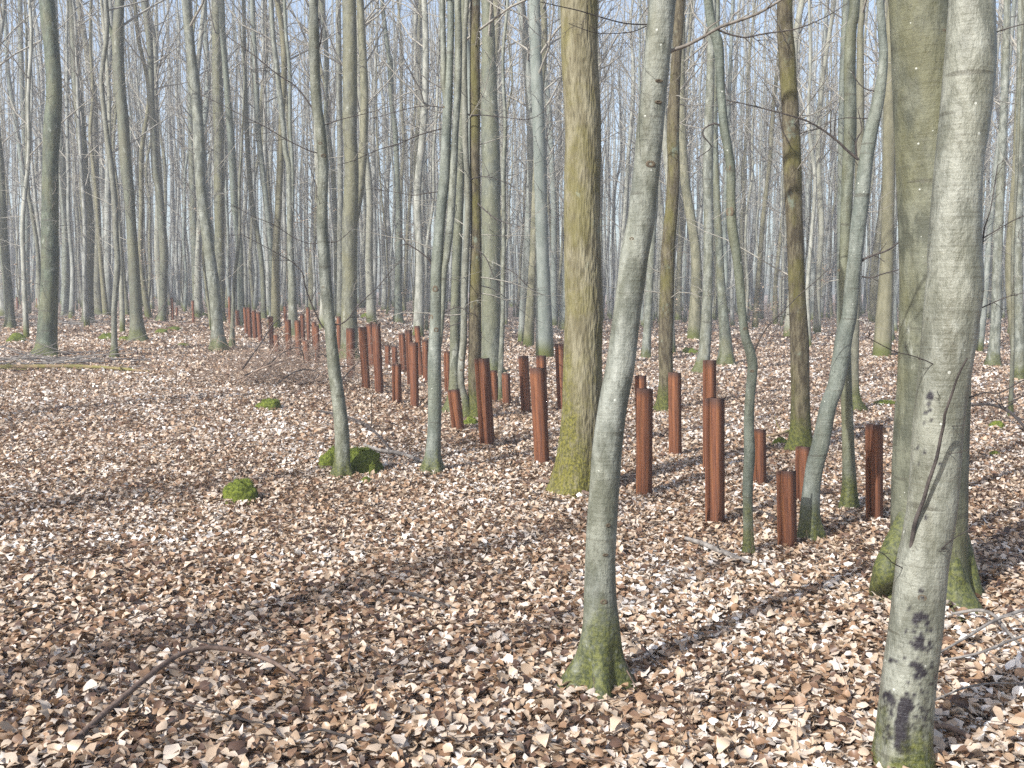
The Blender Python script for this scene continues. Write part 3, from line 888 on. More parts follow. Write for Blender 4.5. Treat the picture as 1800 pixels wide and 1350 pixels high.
B("T26", [(823, 318), (845, 312), (870, 315), (905, 330)], 3, 1.2, seed=18, twigs=6)
B("T26", [(815, 565), (795, 572), (770, 580), (745, 600)], 3, 1.2, seed=19, twigs=6)
B("T28", [(837, 355), (850, 368), (872, 385), (900, 396)], 4, 1.6, seed=20, twigs=5, out=-0.6)
B("T30", [(884, 470), (905, 480), (930, 505), (955, 520)], 3, 1.2, seed=21, twigs=6)
B("T32", [(1172, 94), (1186, 86), (1205, 80), (1240, 62), (1268, 46), (1330, 24), (1378, -4), (1420, -30)], 10, 5, seed=22, twigs=5, mat=M_TWIG, sides=10)
B("T32", [(1262, 50), (1276, 57), (1310, 65), (1335, 60), (1360, 56), (1400, 50), (1450, 30), (1490, 5)], 5, 1.8, seed=23, twigs=8)
B("T32", [(1137, 42), (1100, 40), (1060, 30), (1020, 18), (985, 10), (950, 2)], 3.4, 1.6, seed=24, twigs=4, out=-0.5)
B("T32", [(1136, 45), (1110, 55), (1070, 58), (1040, 55), (1000, 40)], 2.6, 1.2, seed=25, twigs=4, out=-0.3)
B("T37", [(1271, 221), (1258, 215), (1238, 226), (1240, 240), (1253, 256), (1240, 268), (1225, 278)], 5, 1.6, seed=26, twigs=4)
B("T37", [(1325, 625), (1340, 590), (1355, 570), (1375, 550), (1405, 520), (1440, 490), (1460, 470)], 3.4, 1.4, seed=27, twigs=8)
B("T39", [(1513, 279), (1492, 262), (1478, 248), (1455, 230), (1425, 212), (1395, 202), (1350, 190), (1300, 178), (1260, 172)], 7, 1.6, seed=28, twigs=10)
B("T39", [(1510, 276), (1508, 250), (1514, 236), (1519, 226), (1515, 205), (1512, 190)], 4.5, 1.6, seed=29, twigs=3)
B("T39", [(1512, 477), (1516, 460), (1528, 452), (1548, 445), (1566, 438), (1590, 420)], 8, 3, seed=30, twigs=4)
B("T39", [(1518, 486), (1535, 488), (1552, 482), (1582, 474), (1600, 470)], 4.5, 2, seed=31, twigs=4)
B("T39", [(1556, 168), (1545, 158), (1530, 155), (1515, 145), (1500, 120)], 4, 1.6, seed=32, twigs=4)
B("T39", [(1545, 206), (1520, 206), (1490, 205), (1455, 215), (1420, 235)], 3, 1.2, seed=33, twigs=6)
B("T45", [(1602, 1036), (1598, 1010), (1602, 975), (1606, 940), (1612, 912), (1625, 880), (1633, 850), (1648, 806), (1655, 770), (1661, 745), (1662, 730), (1667, 715), (1676, 690), (1683, 668), (1692, 648), (1702, 630)], 12, 3.4, seed=34, twigs=0, out=-0.25, sides=10)
B("T45", [(1683, 668), (1660, 650), (1630, 634), (1600, 624), (1575, 618), (1540, 600), (1520, 590)], 3.4, 1.6, seed=35, twigs=4, out=-0.2)
B("T45", [(1604, 1022), (1615, 1005), (1635, 985), (1665, 958), (1682, 945), (1706, 932)], 5, 2, seed=36, twigs=3, out=-0.15)
B("T45", [(1600, 1008), (1585, 998), (1570, 990), (1555, 975), (1530, 962)], 3.4, 1.6, seed=37, twigs=2, out=-0.15)
B("T45", [(1662, 742), (1664, 720), (1655, 700), (1650, 688)], 3, 1.4, seed=38, twigs=2, out=-0.1)
B("T45", [(1662, 748), (1680, 750), (1705, 748)], 2.6, 1.4, seed=39, twigs=0, out=-0.2)
B("T45", [(1645, 812), (1665, 800), (1690, 796), (1712, 790)], 2.6, 1.2, seed=40, twigs=1, out=-0.2)
B("T45", [(1727, 492), (1728, 460), (1732, 425), (1735, 400), (1745, 370), (1752, 330), (1758, 290)], 4.5, 1.8, seed=41, twigs=6)
B("T45", [(1733, 418), (1760, 402), (1790, 385), (1830, 370)], 3.4, 1.6, seed=42, twigs=4)
B("T45", [(1728, 542), (1750, 532), (1780, 520), (1820, 512)], 3.4, 1.6, seed=43, twigs=4)
B("T45", [(1740, 62), (1765, 50), (1800, 40), (1840, 30)], 3.4, 2, seed=44, twigs=3)
B("T45", [(1707, 700), (1735, 690), (1760, 692), (1800, 670), (1840, 660)], 4.5, 2.5, seed=45, twigs=3)


# branch scars on the nearest smooth trunks
def scar_mesh():
    prof = [(0.0, -0.25), (0.28, -0.2), (0.5, 0.05), (0.72, 0.28), (0.95, 0.16), (1.15, -0.02), (1.25, -0.2)]
    n = 14
    V = [(r * math.cos(2 * math.pi * j / n), r * math.sin(2 * math.pi * j / n), z) for r, z in prof[1:] for j in range(n)]
    V.append((0, 0, prof[0][1]))
    Q = [(i * n + j, i * n + (j + 1) % n, (i + 1) * n + (j + 1) % n, (i + 1) * n + j) for i in range(len(prof) - 2) for j in range(n)]
    T = [(len(V) - 1, (j + 1) % n, j) for j in range(n)]
    return make_mesh("branch_scar", np.array(V), np.array(Q), np.array(T), None, True, M_SCAR)


SCAR = scar_mesh()


def scar(key, u, v, w_trunk_c, w_trunk, size, asp=0.75):
    """on the camera side of the trunk whose middle at that height is w_trunk_c wide w_trunk"""
    root, foot, lean = TRACED[key]
    s = foot[1] / F
    x = np.clip((u - w_trunk_c) / (w_trunk / 2), -0.92, 0.92)
    R = w_trunk / 2 * s
    dy = -math.sqrt(1 - x * x) * R
    p = at_depth(u, v, foot[1]) - foot
    p[1] += dy + lean * p[2]
    o = link("branch_scar", SCAR, root, p)
    nrm = Vector((x, -math.sqrt(1 - x * x), 0.0))
    o.rotation_euler = nrm.to_track_quat('Z', 'Y').to_euler()
    k = size * s / 2
    o.scale = (k, k * asp, k * 0.45)


for a in [("T32", 1141, 291, 1138, 46, 14), ("T32", 1059, 1050, 1055, 59, 11), ("T32", 1062, 1079, 1056, 61, 8), ("T32", 1155, 183, 1148, 47, 12, 0.4), ("T32", 1156, 146, 1151, 47, 12, 0.35), ("T32", 1067, 918, 1058, 56, 8), ("T32", 1062, 969, 1056, 56, 9, 0.5), ("T32", 1108, 421, 1121, 49, 7),
          ("T37", 1283, 372, 1288, 16, 12, 1.3), ("T37", 1281, 294, 1287, 15, 9, 1.2), ("T37", 1310, 578, 1309, 15, 7), ("T37", 1321, 652, 1323, 18, 6),
          ("T45", 1716, 510, 1682, 94, 13, 0.8), ("T45", 1700, 548, 1677, 93, 10, 0.9), ("T45", 1605, 1040, 1618, 90, 14, 1.0),
          ("T44", 1610, 505, 1641, 117, 6), ("T44", 1632, 70, 1626, 114, 5), ("T44", 1657, 145, 1630, 115, 5), ("T44", 1605, 247, 1634, 115, 4), ("T44", 1668, 336, 1637, 116, 8, 0.5),
          ("T17", 569, 274, 566, 18, 8), ("T17", 569, 505, 572, 20, 5), ("T17", 563, 252, 564, 18, 6), ("T17", 557, 83, 550, 18, 6), ("T17", 602, 727, 597, 24, 5),
          ("T25", 765, 508, 766, 20, 8, 1.3), ("T25", 758, 558, 766, 20, 8, 1.2), ("T25", 779, 186, 786, 17, 5), ("T25", 767, 580, 765, 21, 7, 1.2),
          ("T31", 1008, 82, 1019, 63, 5), ("T31", 1000, 110, 1019, 63, 4), ("T39", 1475, 475, 1504, 25, 5), ("T26", 812, 632, 812, 12, 5), ("T26", 812, 650, 811, 12, 5)]:
    scar(*a)

# ------------------------------------------------------------------ the band of rusty steel beams
def box(x0, x1, y0, y1, z0, z1, bev=0.0012):
    V = np.array([[x, y, z] for z in (z0, z1) for y in (y0, y1) for x in (x0, x1)], float)
    Q = np.array([[0, 2, 3, 1], [4, 5, 7, 6], [0, 1, 5, 4], [2, 6, 7, 3], [0, 4, 6, 2], [1, 3, 7, 5]])
    return V, Q


def beam_part(name, x0, x1, y0, y1):
    # unit height 1, foot 0.25 under ground; cut in slices so that rust height can be read
    V, Q = box(x0, x1, y0, y1, -0.25, 1.0)
    zs = V[:, 2]
    me = make_mesh(name, V, Q, None, {"hgt": np.where(zs > 0.5, 1.0, -0.25)}, False, M_RUST)
    return me


FL = [beam_part("flange", -0.5, 0.5, -0.5, -0.40), beam_part("flange", -0.5, 0.5, 0.40, 0.5)]
WEB = beam_part("web", -0.033, 0.033, -0.398, 0.398)
G_POST = "rusty steel beams set in a band through the wood"


def post(u0, v0, u1, v1, w, label, ang=None, Y=None):
    foot = ground_at(u0, v0)
    top = at_depth(u1, v1, foot[1])
    s = min(max(w * foot[1] / F / 1.36, 0.088), 0.122)
    h = max(top[2] - foot[2], 0.2)
    k = len([o for o in bpy.data.objects if o.name.startswith("steel_beam")])
    r = np.random.default_rng(300 + k)
    ang = r.uniform(20, 48) if ang is None else ang
    root = thing("steel_beam", foot, label, "post", G_POST)
    tilt = math.atan2(top[0] - foot[0], h)
    root.rotation_euler = (r.uniform(-0.02, 0.02), tilt, 0)
    # the beam itself turns about its own axis
    for m, nm in ((FL[0], "flange"), (FL[1], "flange"), (WEB, "web")):
        o = link(nm, m, root)
        o.scale = (s, s, h / math.cos(tilt))
        o.rotation_euler = (0, 0, math.radians(ang))
    return root


FAR_ROW = "short rusty steel post crowded in the far left end of the row"
FAR_DARK = "thin dark steel post standing far back among the left trees"
for p in [
    (1257, 922, 1256, 700, 34, "tallest rusty steel beam post in front, left of the twisted stem", 48),
    (1384, 962, 1382, 828, 34, "short rusty steel post nearest the camera, between twisted stem and curving beech", 46),
    (1132, 872, 1133, 683, 29, "orange brown steel post just right of the curved grey beech", 20),
    (1187, 802, 1186, 655, 23, "bright orange steel post against the dark rough barked trunk", 18),
    (1128, 772, 1126, 660, 20, "steel post whose top shows above the one right of the curved grey beech", 26),
    (1247, 828, 1247, 633, 22, "dark maroon steel post standing behind the tallest front one", 39),
    (1335, 852, 1334, 755, 20, "short rusty post half hidden behind the twisted stem", 26),
    (1411, 882, 1412, 785, 20, "dark steel post half hidden by the foot of the curving beech", 40),
    (1537, 914, 1536, 746, 29, "dark red steel post right of the straight grey stem", 37),
    (953, 816, 944, 647, 28, "bright orange leaning steel post left of the mossy oak", 20),
    (857, 785, 847, 630, 26, "tall leaning steel post in front of the dark brown trunk", 52),
    (806, 757, 797, 685, 21, "short strongly leaning steel post right of the silvery twin stemmed beech", 50),
    (925, 726, 920, 626, 17, "dark steel post left of the bright orange leaning one", 40),
    (955, 742, 951, 625, 17, "dark steel post peeking over the bright orange leaning one", 40),
    (989, 722, 984, 604, 18, "rusty steel post touching the left side of the mossy oak", 28),
    (870, 706, 866, 651, 15, "short rusty post behind the tall leaning one", 40),
    (891, 712, 889, 656, 15, "short rusty post right of the thin whitish sapling", 26),
    (788, 690, 786, 617, 11, "rusty post seen between silvery twin stem and olive trunk", 35),
    (617, 662, 616, 577, 15, "rusty post in front of the thick olive beech's foot", 36),
    (644, 685, 637, 575, 16, "orange leaning post right of the thick olive beech's foot", 24),
    (655, 645, 649, 569, 12, "dark red post between two orange leaning ones", 30),
    (667, 692, 661, 569, 16, "tall red leaning post left of the short dark one", 28),
    (682, 646, 681, 607, 8, "small far post left of a thin pale sapling among the middle posts", 36),
    (695, 642, 693, 609, 10, "small far post behind the short dark one", 36),
    (698, 710, 697, 640, 16, "short dark brown post left of the silvery twin stemmed beech", 54),
    (710, 653, 706, 586, 11, "rusty post standing behind the short dark one to its right", 42),
    (729, 717, 727, 602, 17, "tall orange post just left of the silvery twin stemmed beech", 18),
    (722, 680, 718, 580, 11, "tall post tucked behind the left side of the tall orange one", 40),
    (740, 662, 733, 573, 11, "dark topped rusty post touching the silvery twin stemmed beech", 22),
    (749, 672, 747, 598, 10, "post half hidden by the silvery twin stemmed beech", 30),
    (541, 643, 537, 598, 17, "short broad orange post behind the brush pile", 22),
    (559, 642, 556, 572, 8, "narrow red post just left of the smooth pale beech", 30),
    (596, 622, 595, 556, 7, "narrow dark post between smooth pale and thick olive beech", 20),
    (525, 628, 523, 563, 11, "dark red post right of the pale forking beech", 30),
    (508, 625, 506, 562, 11, "rusty post left of the pale forking beech's foot", 34),
    (487, 620, 485, 588, 14, "low brown post inside the brush pile", 20),
    (478, 612, 476, 556, 14, "broad dark post with a dark head left of the pale forking beech", 12),
    (543, 602, 541, 540, 7, FAR_ROW), (533, 603, 531, 552, 8, FAR_ROW), (553, 612, 552, 565, 9, FAR_ROW), (502, 570, 501, 538, 5, FAR_ROW),
    (404, 567, 403, 521, 5, FAR_ROW, 12), (419, 574, 417, 545, 7, FAR_ROW), (433, 588, 430, 540, 6, FAR_ROW, 14), (440, 595, 437, 540, 8, FAR_ROW),
    (449, 596, 446, 546, 8, FAR_ROW), (458, 601, 454, 549, 9, FAR_ROW),
    (31, 543, 30, 522, 4, FAR_DARK, 10), (66, 541, 65, 524, 4, FAR_DARK, 10), (214, 551, 214, 516, 4, FAR_DARK, 12), (258, 560, 258, 522, 5, FAR_DARK, 10),
    (304, 564, 302, 523, 6, FAR_DARK, 12), (311, 558, 311, 540, 4, FAR_DARK, 10), (340, 568, 339, 528, 4, FAR_DARK, 10),
]:
    post(*p)

# ------------------------------------------------------------------ background trees
def make_variant(seed, Ht, r0, hi=True):
    r = np.random.default_rng(seed)
    K = 12 if hi else 8
    zs = np.linspace(0, Ht, K)
    wob = np.cumsum(r.normal(0, 0.13, (K, 2)), 0) * (Ht / 24)
    wob -= wob[0]
    lean = r.normal(0, 0.022, 2)
    P = np.stack([wob[:, 0] + lean[0] * zs, wob[:, 1] + lean[1] * zs, zs], -1)
    t = zs / Ht
    R = r0 * (1 - t) ** 0.75 + 0.012
    P = np.concatenate([[[0, 0, -0.3]], P])
    R = np.concatenate([[r0 * 1.5], [r0 * 1.45], R[1:]])
    c = catmull(np.concatenate([P, R[:, None]], 1), 0.5 if hi else 1.6)
    V, Q = tubes(c[None, :, :3], c[None, :, 3], 9 if hi else 5)
    trunk = (V, Q)
    mb = MB()
    n = 24 if hi else 9
    h = r.uniform(0.22, 0.98, n) * Ht
    i = np.clip(np.searchsorted(c[:, 2], h), 0, len(c) - 1)
    az = r.uniform(0, 2 * math.pi, n)
    el = np.radians(r.uniform(28, 66, n))
    d = np.stack([np.cos(az) * np.cos(el), np.sin(az) * np.cos(el), np.sin(el)], -1)
    L = r.uniform(1.8, 4.6, n) * (1.25 - 0.75 * (h / Ht))
    branch_set(mb, r, c[i, :3], d, L, np.minimum(c[i, 3] * 0.42, 0.036), 5 if hi else 4, 3 if hi else 2, (4, 3, 3) if hi else (3, 3, 3), 0.08, (6, 5, 4) if hi else (4, 3, 3))
    if hi:
        n = 14
        h = r.uniform(0.07, 0.30, n) * Ht
        i = np.clip(np.searchsorted(c[:, 2], h), 0, len(c) - 1)
        az = r.uniform(0, 2 * math.pi, n)
        el = np.radians(r.uniform(-10, 45, n))
        d = np.stack([np.cos(az) * np.cos(el), np.sin(az) * np.cos(el), np.sin(el)], -1)
        branch_set(mb, r, c[i, :3], d, r.uniform(0.6, 2.2, n), np.full(n, 0.010), 4, 3, (3, 3, 3), 0.04)
    return trunk, mb.arrays()[:2]


VAR = []
for k in range(12):
    Ht = [22, 27, 25, 29, 18, 26, 23, 28, 14, 24, 21, 30][k]
    r0 = [0.085, 0.14, 0.10, 0.16, 0.055, 0.12, 0.07, 0.14, 0.04, 0.09, 0.065, 0.17][k]
    (tv, tq), (cv, cq) = make_variant(100 + k, Ht, r0, True)
    tm = make_mesh("trunk", tv, tq, None, {"hgt": tv[:, 2], "tint": np.zeros(len(tv))}, True, M_FAR[k % 3])
    cm = make_mesh("crown", cv, cq, None, None, True, M_CROWN)
    VAR.append((tm, cm))

G_FAR = "trees of the crowded background wood"
L_FAR = "slender grey beech in the crowded background wood"
traced = np.array(TREES)
cand = []
r = np.random.default_rng(21)
yy = 22.0
while yy < 150:
    cell = 2.6 + 0.006 * (yy - 22)
    half = yy * 0.58 + 5
    for xx in np.arange(-half, half, cell):
        x = xx + r.uniform(-0.48, 0.48) * cell
        y = yy + r.uniform(-0.48, 0.48) * cell
        cand.append((x, y))
    yy += cell
far_ind, far_stuff = [], []
for x, y in cand:
    if np.min(np.hypot(traced[:, 0] - x, traced[:, 1] - y)) < 1.3:
        continue
    u = W / 2 + F * x / y
    if y < 31 and (380 < u < 790 or y < 27):
        continue
    if y < 42 and 200 < u < 420 and r.uniform() < 0.6:
        continue
    if y < 50 and r.uniform() < 0.40:
        continue
    (far_ind if -60 < u < W + 60 else far_stuff).append((x, y))
far_ind.sort(key=lambda q: q[1])
far_stuff = [q for q in far_stuff if q[1] > 25] + far_ind[290:]
far_ind = far_ind[:290]
for k, (x, y) in enumerate(far_ind):
    tm, cm = VAR[int(r.integers(0, 12))]
    s = r.uniform(0.85, 1.15)
    root = thing("beech_tree", (x, y, float(terrain(x, y))), L_FAR, "tree", G_FAR, r.uniform(0, 6.28))
    root.scale = (s, s, s)
    link("trunk", tm, root)
    link("crown", cm, root)

# trees of the same wood to the left of and behind the photographer, whose shade falls into the picture
for k, (x, y, v) in enumerate([(-15.5, -11.0, 1), (-11.5, -14.5, 5), (-19.0, -8.0, 3), (-8.0, -18.0, 0), (-17.0, -17.0, 9), (-22.5, -13.0, 7), (-13.0, -20.5, 11), (-21.0, -3.5, 2), (-4.5, -21.0, 3), (-12.0, -7.5, 6), (-24.0, 2.5, 1), (8.0, -5.0, 5), (9.5, 4.0, 2), (-10.5, 9.0, 0)]):
    root = thing("beech_tree", (x, y, float(terrain(x, y))), "beech of the same wood standing outside the picture and shading its floor", "tree", "trees outside the picture", 1.3 * k)
    link("trunk", VAR[v][0], root)
    link("crown", VAR[v][1], root)

# the far wood that reads as one mass
low = [make_variant(200 + k, Ht, r0, False) for k, (Ht, r0) in enumerate([(30, 0.12), (33, 0.15), (27, 0.09), (31, 0.11), (24, 0.065)])]
mbt, mbc, tints, hg = MB(), MB(), [], []
for x, y in far_stuff[:1000]:
    (tv, tq), (cv, cq) = low[int(r.integers(0, 5))]
    a, s = r.uniform(0, 6.28), r.uniform(0.9, 1.15)
    m = np.array([[math.cos(a), -math.sin(a), 0], [math.sin(a), math.cos(a), 0], [0, 0, 1]]) * s
    o = np.array([x, y, float(terrain(x, y))])
    mbt.add(tv @ m.T + o, tq)
    if r.uniform() < 0.33:
        mbc.add(cv @ m.T + o, cq)
    tints.append(np.full(len(tv), r.uniform()))
    hg.append(tv[:, 2])
wood_root = thing("far_wood", (0, 0, 0), "distant mass of bare grey beeches closing off the view", "trees")
wood_root["kind"] = "stuff"
o = link("trunks", mbt.mesh("trunks", M_FAR[0], {"hgt": np.concatenate(hg), "tint": np.concatenate(tints)}), wood_root)
o["kind"] = "stuff"
o = link("crowns", mbc.mesh("crowns", M_CROWN), wood_root)
o["kind"] = "stuff"


# ------------------------------------------------------------------ leaves
def leaf_template(rows=4):
    """outline of a beech leaf, unit length along x, with rib, curl is added later"""
    if rows >= 4:
        xs = np.array([0.0, 0.22, 0.5, 0.78, 1.0]) - 0.5
        ws = np.array([0.0, 0.27, 0.34, 0.22, 0.0])
        V, Q, T = [], [], []
        V.append((xs[0], 0))
        for i in (1, 2, 3):
            V += [(xs[i], ws[i]), (xs[i], 0), (xs[i], -ws[i])]
        V.append((xs[4], 0))
        Q = [(1, 4, 5, 2), (2, 5, 6, 3), (4, 7, 8, 5), (5, 8, 9, 6)]
        T = [(0, 1, 2), (0, 2, 3), (7, 10, 8), (8, 10, 9)]
        return np.array(V, float), np.array(Q), np.array(T)
    if rows == 3:
        V = np.array([(-0.5, 0), (-0.02, 0.34), (0.02, 0), (-0.02, -0.34), (0.5, 0)], float)
        return V, np.zeros((0, 4), int), np.array([(0, 2, 1), (0, 3, 2), (1, 2, 4), (2, 3, 4)])
    V = np.array([(-0.5, 0), (0.0, 0.33), (0.0, -0.33), (0.5, 0)], float)
    return V, np.zeros((0, 4), int), np.array([(0, 2, 1), (1, 2, 3)])


def leaf_batch(r, xy, z, rows, size, tilt):
    n = len(xy)
    t, Q, T = leaf_template(rows)
    m = len(t)
    x = np.broadcast_to(t[:, 0], (n, m)).copy()
    y = np.broadcast_to(t[:, 1], (n, m)) * r.uniform(0.75, 1.15, (n, 1))
    L = size * r.uniform(0.7, 1.3, (n, 1))
    fold = r.normal(0.15, 0.45, (n, 1))
    curl = r.normal(0.1, 0.7, (n, 1))
    twist = r.normal(0, 0.5, (n, 1))
    zz = np.abs(y) * fold + (x ** 2 - 0.08) * curl + x * y * twist
    if rows >= 4:
        zz = zz + r.normal(0, 0.035, (n, m))
        y = y + r.normal(0, 0.025, (n, m))
    P = np.stack([x, y, zz], -1) * L[:, :, None]
    # turn: yaw, then tilt about a random level axis
    a = r.uniform(0, 2 * math.pi, n)
    ca, sa = np.cos(a)[:, None], np.sin(a)[:, None]
    X = P[..., 0] * ca - P[..., 1] * sa
    Y = P[..., 0] * sa + P[..., 1] * ca
    Z = P[..., 2]
    b = r.uniform(0, 2 * math.pi, n)
    g = np.abs(r.normal(0, tilt, n))
    cb, sb, cg, sg = np.cos(b)[:, None], np.sin(b)[:, None], np.cos(g)[:, None], np.sin(g)[:, None]
    A = X * cb + Y * sb
    Bq = -X * sb + Y * cb
    A2 = A * cg + Z * sg
    Z2 = -A * sg + Z * cg
    X, Y = A2 * cb - Bq * sb, A2 * sb + Bq * cb
    Z2 = Z2 - Z2.min(1, keepdims=True) * 0.75
    V = np.stack([X + xy[:, :1], Y + xy[:, 1:2], Z2 + z[:, None]], -1)
    flip = np.repeat(np.arange(n) * m, 1)
    QQ = (Q[None] + flip[:, None, None]).reshape(-1, 4) if len(Q) else None
    TT_ = (T[None] + flip[:, None, None]).reshape(-1, 3)
    return V.reshape(-1, 3), QQ, TT_, m


def leaf_tone(r, xy):
    p = np.stack([xy[:, 0] * 0.7, xy[:, 1] * 0.7, xy[:, 0] * 0], -1)
    patch = noise3(p, 31) * 0.10 + noise3(p * 3.1, 32) * 0.09
    return np.clip(r.beta(1.45, 1.05, len(xy)) + patch, 0.0, 1.0)


def wedge(r, n, y0, y1, marg):
    y = np.sqrt(r.uniform(y0 ** 2, y1 ** 2, n))
    half = y * 0.54 + marg
    return np.stack([r.uniform(-1, 1, n) * half, y], -1)


lb, tones = MB(), []
lr = np.random.default_rng(5)
for (n, y0, y1, rows, size, tilt, marg, depth) in [
        (44000, 2.4, 6.0, 4, 0.050, 0.42, 0.9, 0.028), (85000, 6.0, 11.0, 3, 0.052, 0.44, 0.9, 0.026),
        (90000, 11.0, 18.0, 2, 0.062, 0.45, 0.8, 0.030), (90000, 18.0, 32.0, 2, 0.088, 0.5, 1.0, 0.03), (60000, 32.0, 60.0, 2, 0.15, 0.5, 1.0, 0.03)]:
    xy = wedge(lr, n, y0, y1, marg)
    # leaves lie in shallow drifts
    z = terrain(xy[:, 0], xy[:, 1]) + lr.uniform(0, 1, n) ** 1.3 * depth + 0.012 * noise3(np.stack([xy[:, 0] * 4, xy[:, 1] * 4, xy[:, 0] * 0], -1), 12)
    V, Q, T, m = leaf_batch(lr, xy, z - 0.004, rows, size, tilt)
    lb.add(V, Q, T)
    tones.append(np.repeat(leaf_tone(lr, xy), m))
lo = link("leaf_litter", lb.mesh("leaf_litter", M_LEAF, {"rnd": np.concatenate(tones)}, False))
tag(lo, "thick layer of dry tan and brown leaves covering the floor", "leaves", None, "stuff")

# the nearest leaves one by one
leaf_meshes = []
for k in range(24):
    V, Q, T, m = leaf_batch(lr, np.zeros((1, 2)), np.zeros(1), 4, 0.060, 0.48)
    leaf_meshes.append(make_mesh("leaf", V, Q, T, {"rnd": np.full(m, np.clip(lr.beta(2.4, 1.6), 0, 1))}, True, M_LEAF))
for k in range(300):
    v = 1345 - 170 * lr.uniform() ** 1.4
    u = lr.uniform(10, 1790)
    g = ground_at(u, v)
    o = link("leaf", leaf_meshes[k % 24], GROUND, (g[0], g[1], g[2] + 0.026 + lr.uniform(0, 0.012)))
    o.rotation_euler = (lr.normal(0, 0.12), lr.normal(0, 0.12), lr.uniform(0, 6.28))

# ------------------------------------------------------------------ fallen wood
def ground_stick(name, label, cat, pts, mat, group=None, twigs=0, seed=1, sides=8, lift=0.3):
    """pts: (u, v, width px, height above the leaves in m) lying on the ground"""
    g = np.array([ground_at(u, v) for u, v, w, hh in pts])
    R = np.array([p[2] for p in pts]) * g[:, 1] / F / 2 * 0.8
    g[:, 2] += R * 0.8 + 0.018 + np.array([p[3] for p in pts])
    foot = g[0].copy()
    c = catmull(np.concatenate([g - foot, R[:, None]], 1), 0.03)
    V, Q = tubes(c[None, :, :3], c[None, :, 3], sides)
    V = V + 0.12 * np.repeat(c[:, 3], sides)[:, None] * noise3(V * 22, seed)[:, None]
    mb = MB()
    mb.add(V, Q)
    for end in (0, len(c) - 1):
        ring = np.arange(end * sides, (end + 1) * sides)
        mb.T.append(np.stack([ring[1:-1], ring[2:], np.full(sides - 2, ring[0])], -1))
    root = thing(name, foot, label, cat, group)
    link("stick", mb.mesh("stick", mat), root)
    if twigs:
        r = np.random.default_rng(seed)
        P2, R2 = offshoots(r, c[None, :, :3], c[None, :, 3], twigs, 2, 0.6, 0.22, 0.5, 5, 0.0, 0.15)
        P2[..., 2] = np.maximum(P2[..., 2], P2[:, :1, 2] * 0.5 - 0.02)
        mt = MB()
        mt.add(*tubes(P2, R2, 4))
        o = link("twigs", mt.mesh("twigs", mat), root)
        o["kind"] = "stuff"


GS = ground_stick
G_FALL = "fallen branches on the forest floor"
GS("fallen_branch", "long curved brown branch lying at the lower left", "branch", [(95, 1352, 15, 0.0), (150, 1302, 15, 0.01), (200, 1265, 14, 0.03), (250, 1235, 13, 0.06), (300, 1207, 12, 0.09), (340, 1192, 11, 0.10), (385, 1184, 11, 0.09), (435, 1184, 10, 0.07), (485, 1192, 9, 0.04), (525, 1205, 8, 0.0)], M_DEAD, G_FALL, 4, 1)
GS("fallen_branch", "short dark stick in the open leaves left of the curved grey beech", "branch", [(685, 1049, 7, 0.01), (720, 1056, 7, 0.02), (760, 1067, 6, 0.015), (802, 1078, 5, 0.0)], M_TWIG_DARK, G_FALL, 1, 2)
GS("fallen_branch", "dark branch lying at the foot of the mossy oak", "branch", [(945, 853, 8, 0.01), (985, 862, 9, 0.03), (1032, 877, 8, 0.02), (1060, 885, 7, 0)], M_DEAD, G_FALL, 2, 3)
GS("fallen_branch", "pale branch on the ground right of the mossy rock", "branch", [(640, 790, 6, 0.02), (668, 800, 8, 0.02), (705, 806, 8, 0.02), (748, 818, 7, 0.0)], M_DEAD_GREY, G_FALL, 3, 4)
GS("fallen_branch", "thin dark branch propped behind the mossy rock", "branch", [(560, 728, 4, 0.02), (610, 745, 5, 0.06), (650, 768, 5, 0.08), (688, 800, 4, 0.02)], M_TWIG_DARK, G_FALL, 5, 5)
GS("fallen_branch", "grey piece of wood left of the short nearest post", "branch", [(1205, 958, 8, 0.02), (1235, 968, 12, 0.015), (1275, 983, 12, 0.01), (1318, 996, 8, 0.0)], M_DEAD_GREY, G_FALL, 4, 6)
GS("fallen_branch", "grey bare branch reaching in from the right edge, middle one", "branch", [(1650, 1160, 5, 0.01), (1700, 1142, 6, 0.04), (1750, 1126, 7, 0.08), (1815, 1110, 8, 0.10)], M_DEAD_GREY, G_FALL, 4, 7)
GS("fallen_branch", "forked grey branch curling by the mossy roots", "branch", [(1672, 1094, 6, 0.02), (1715, 1098, 8, 0.05), (1745, 1110, 8, 0.06), (1775, 1135, 6, 0.03), (1800, 1150, 5, 0.0)], M_DEAD_GREY, G_FALL, 3, 8)
GS("fallen_branch", "thin grey branch, lowest of those reaching in from the right edge", "branch", [(1660, 1172, 5, 0.01), (1720, 1168, 6, 0.03), (1770, 1155, 6, 0.05), (1820, 1140, 6, 0.06)], M_DEAD_GREY, G_FALL, 4, 9)
GS("fallen_branch", "thick brown stick beside the foot of the black spotted beech", "branch", [(1640, 1288, 13, 0.0), (1670, 1298, 14, 0.015), (1705, 1308, 12, 0.0)], M_DEAD, G_FALL, 0, 10)
GS("fallen_log", "long mossy log lying at the left", "log", [(-40, 651, 10, 0.0), (40, 650, 11, 0.0), (90, 650, 10, 0.01), (150, 650, 9, 0.01), (210, 653, 7, 0.01), (262, 656, 4, 0.0)], M_LOG_MOSS, None, 8, 11, 10)
GS("fallen_log", "thin pale log far back left of the pale leaning beech", "log", [(250, 564, 4, 0.0), (290, 571, 5, 0.02), (330, 573, 4, 0.02), (372, 573, 3, 0.0)], M_DEAD, None, 2, 12)
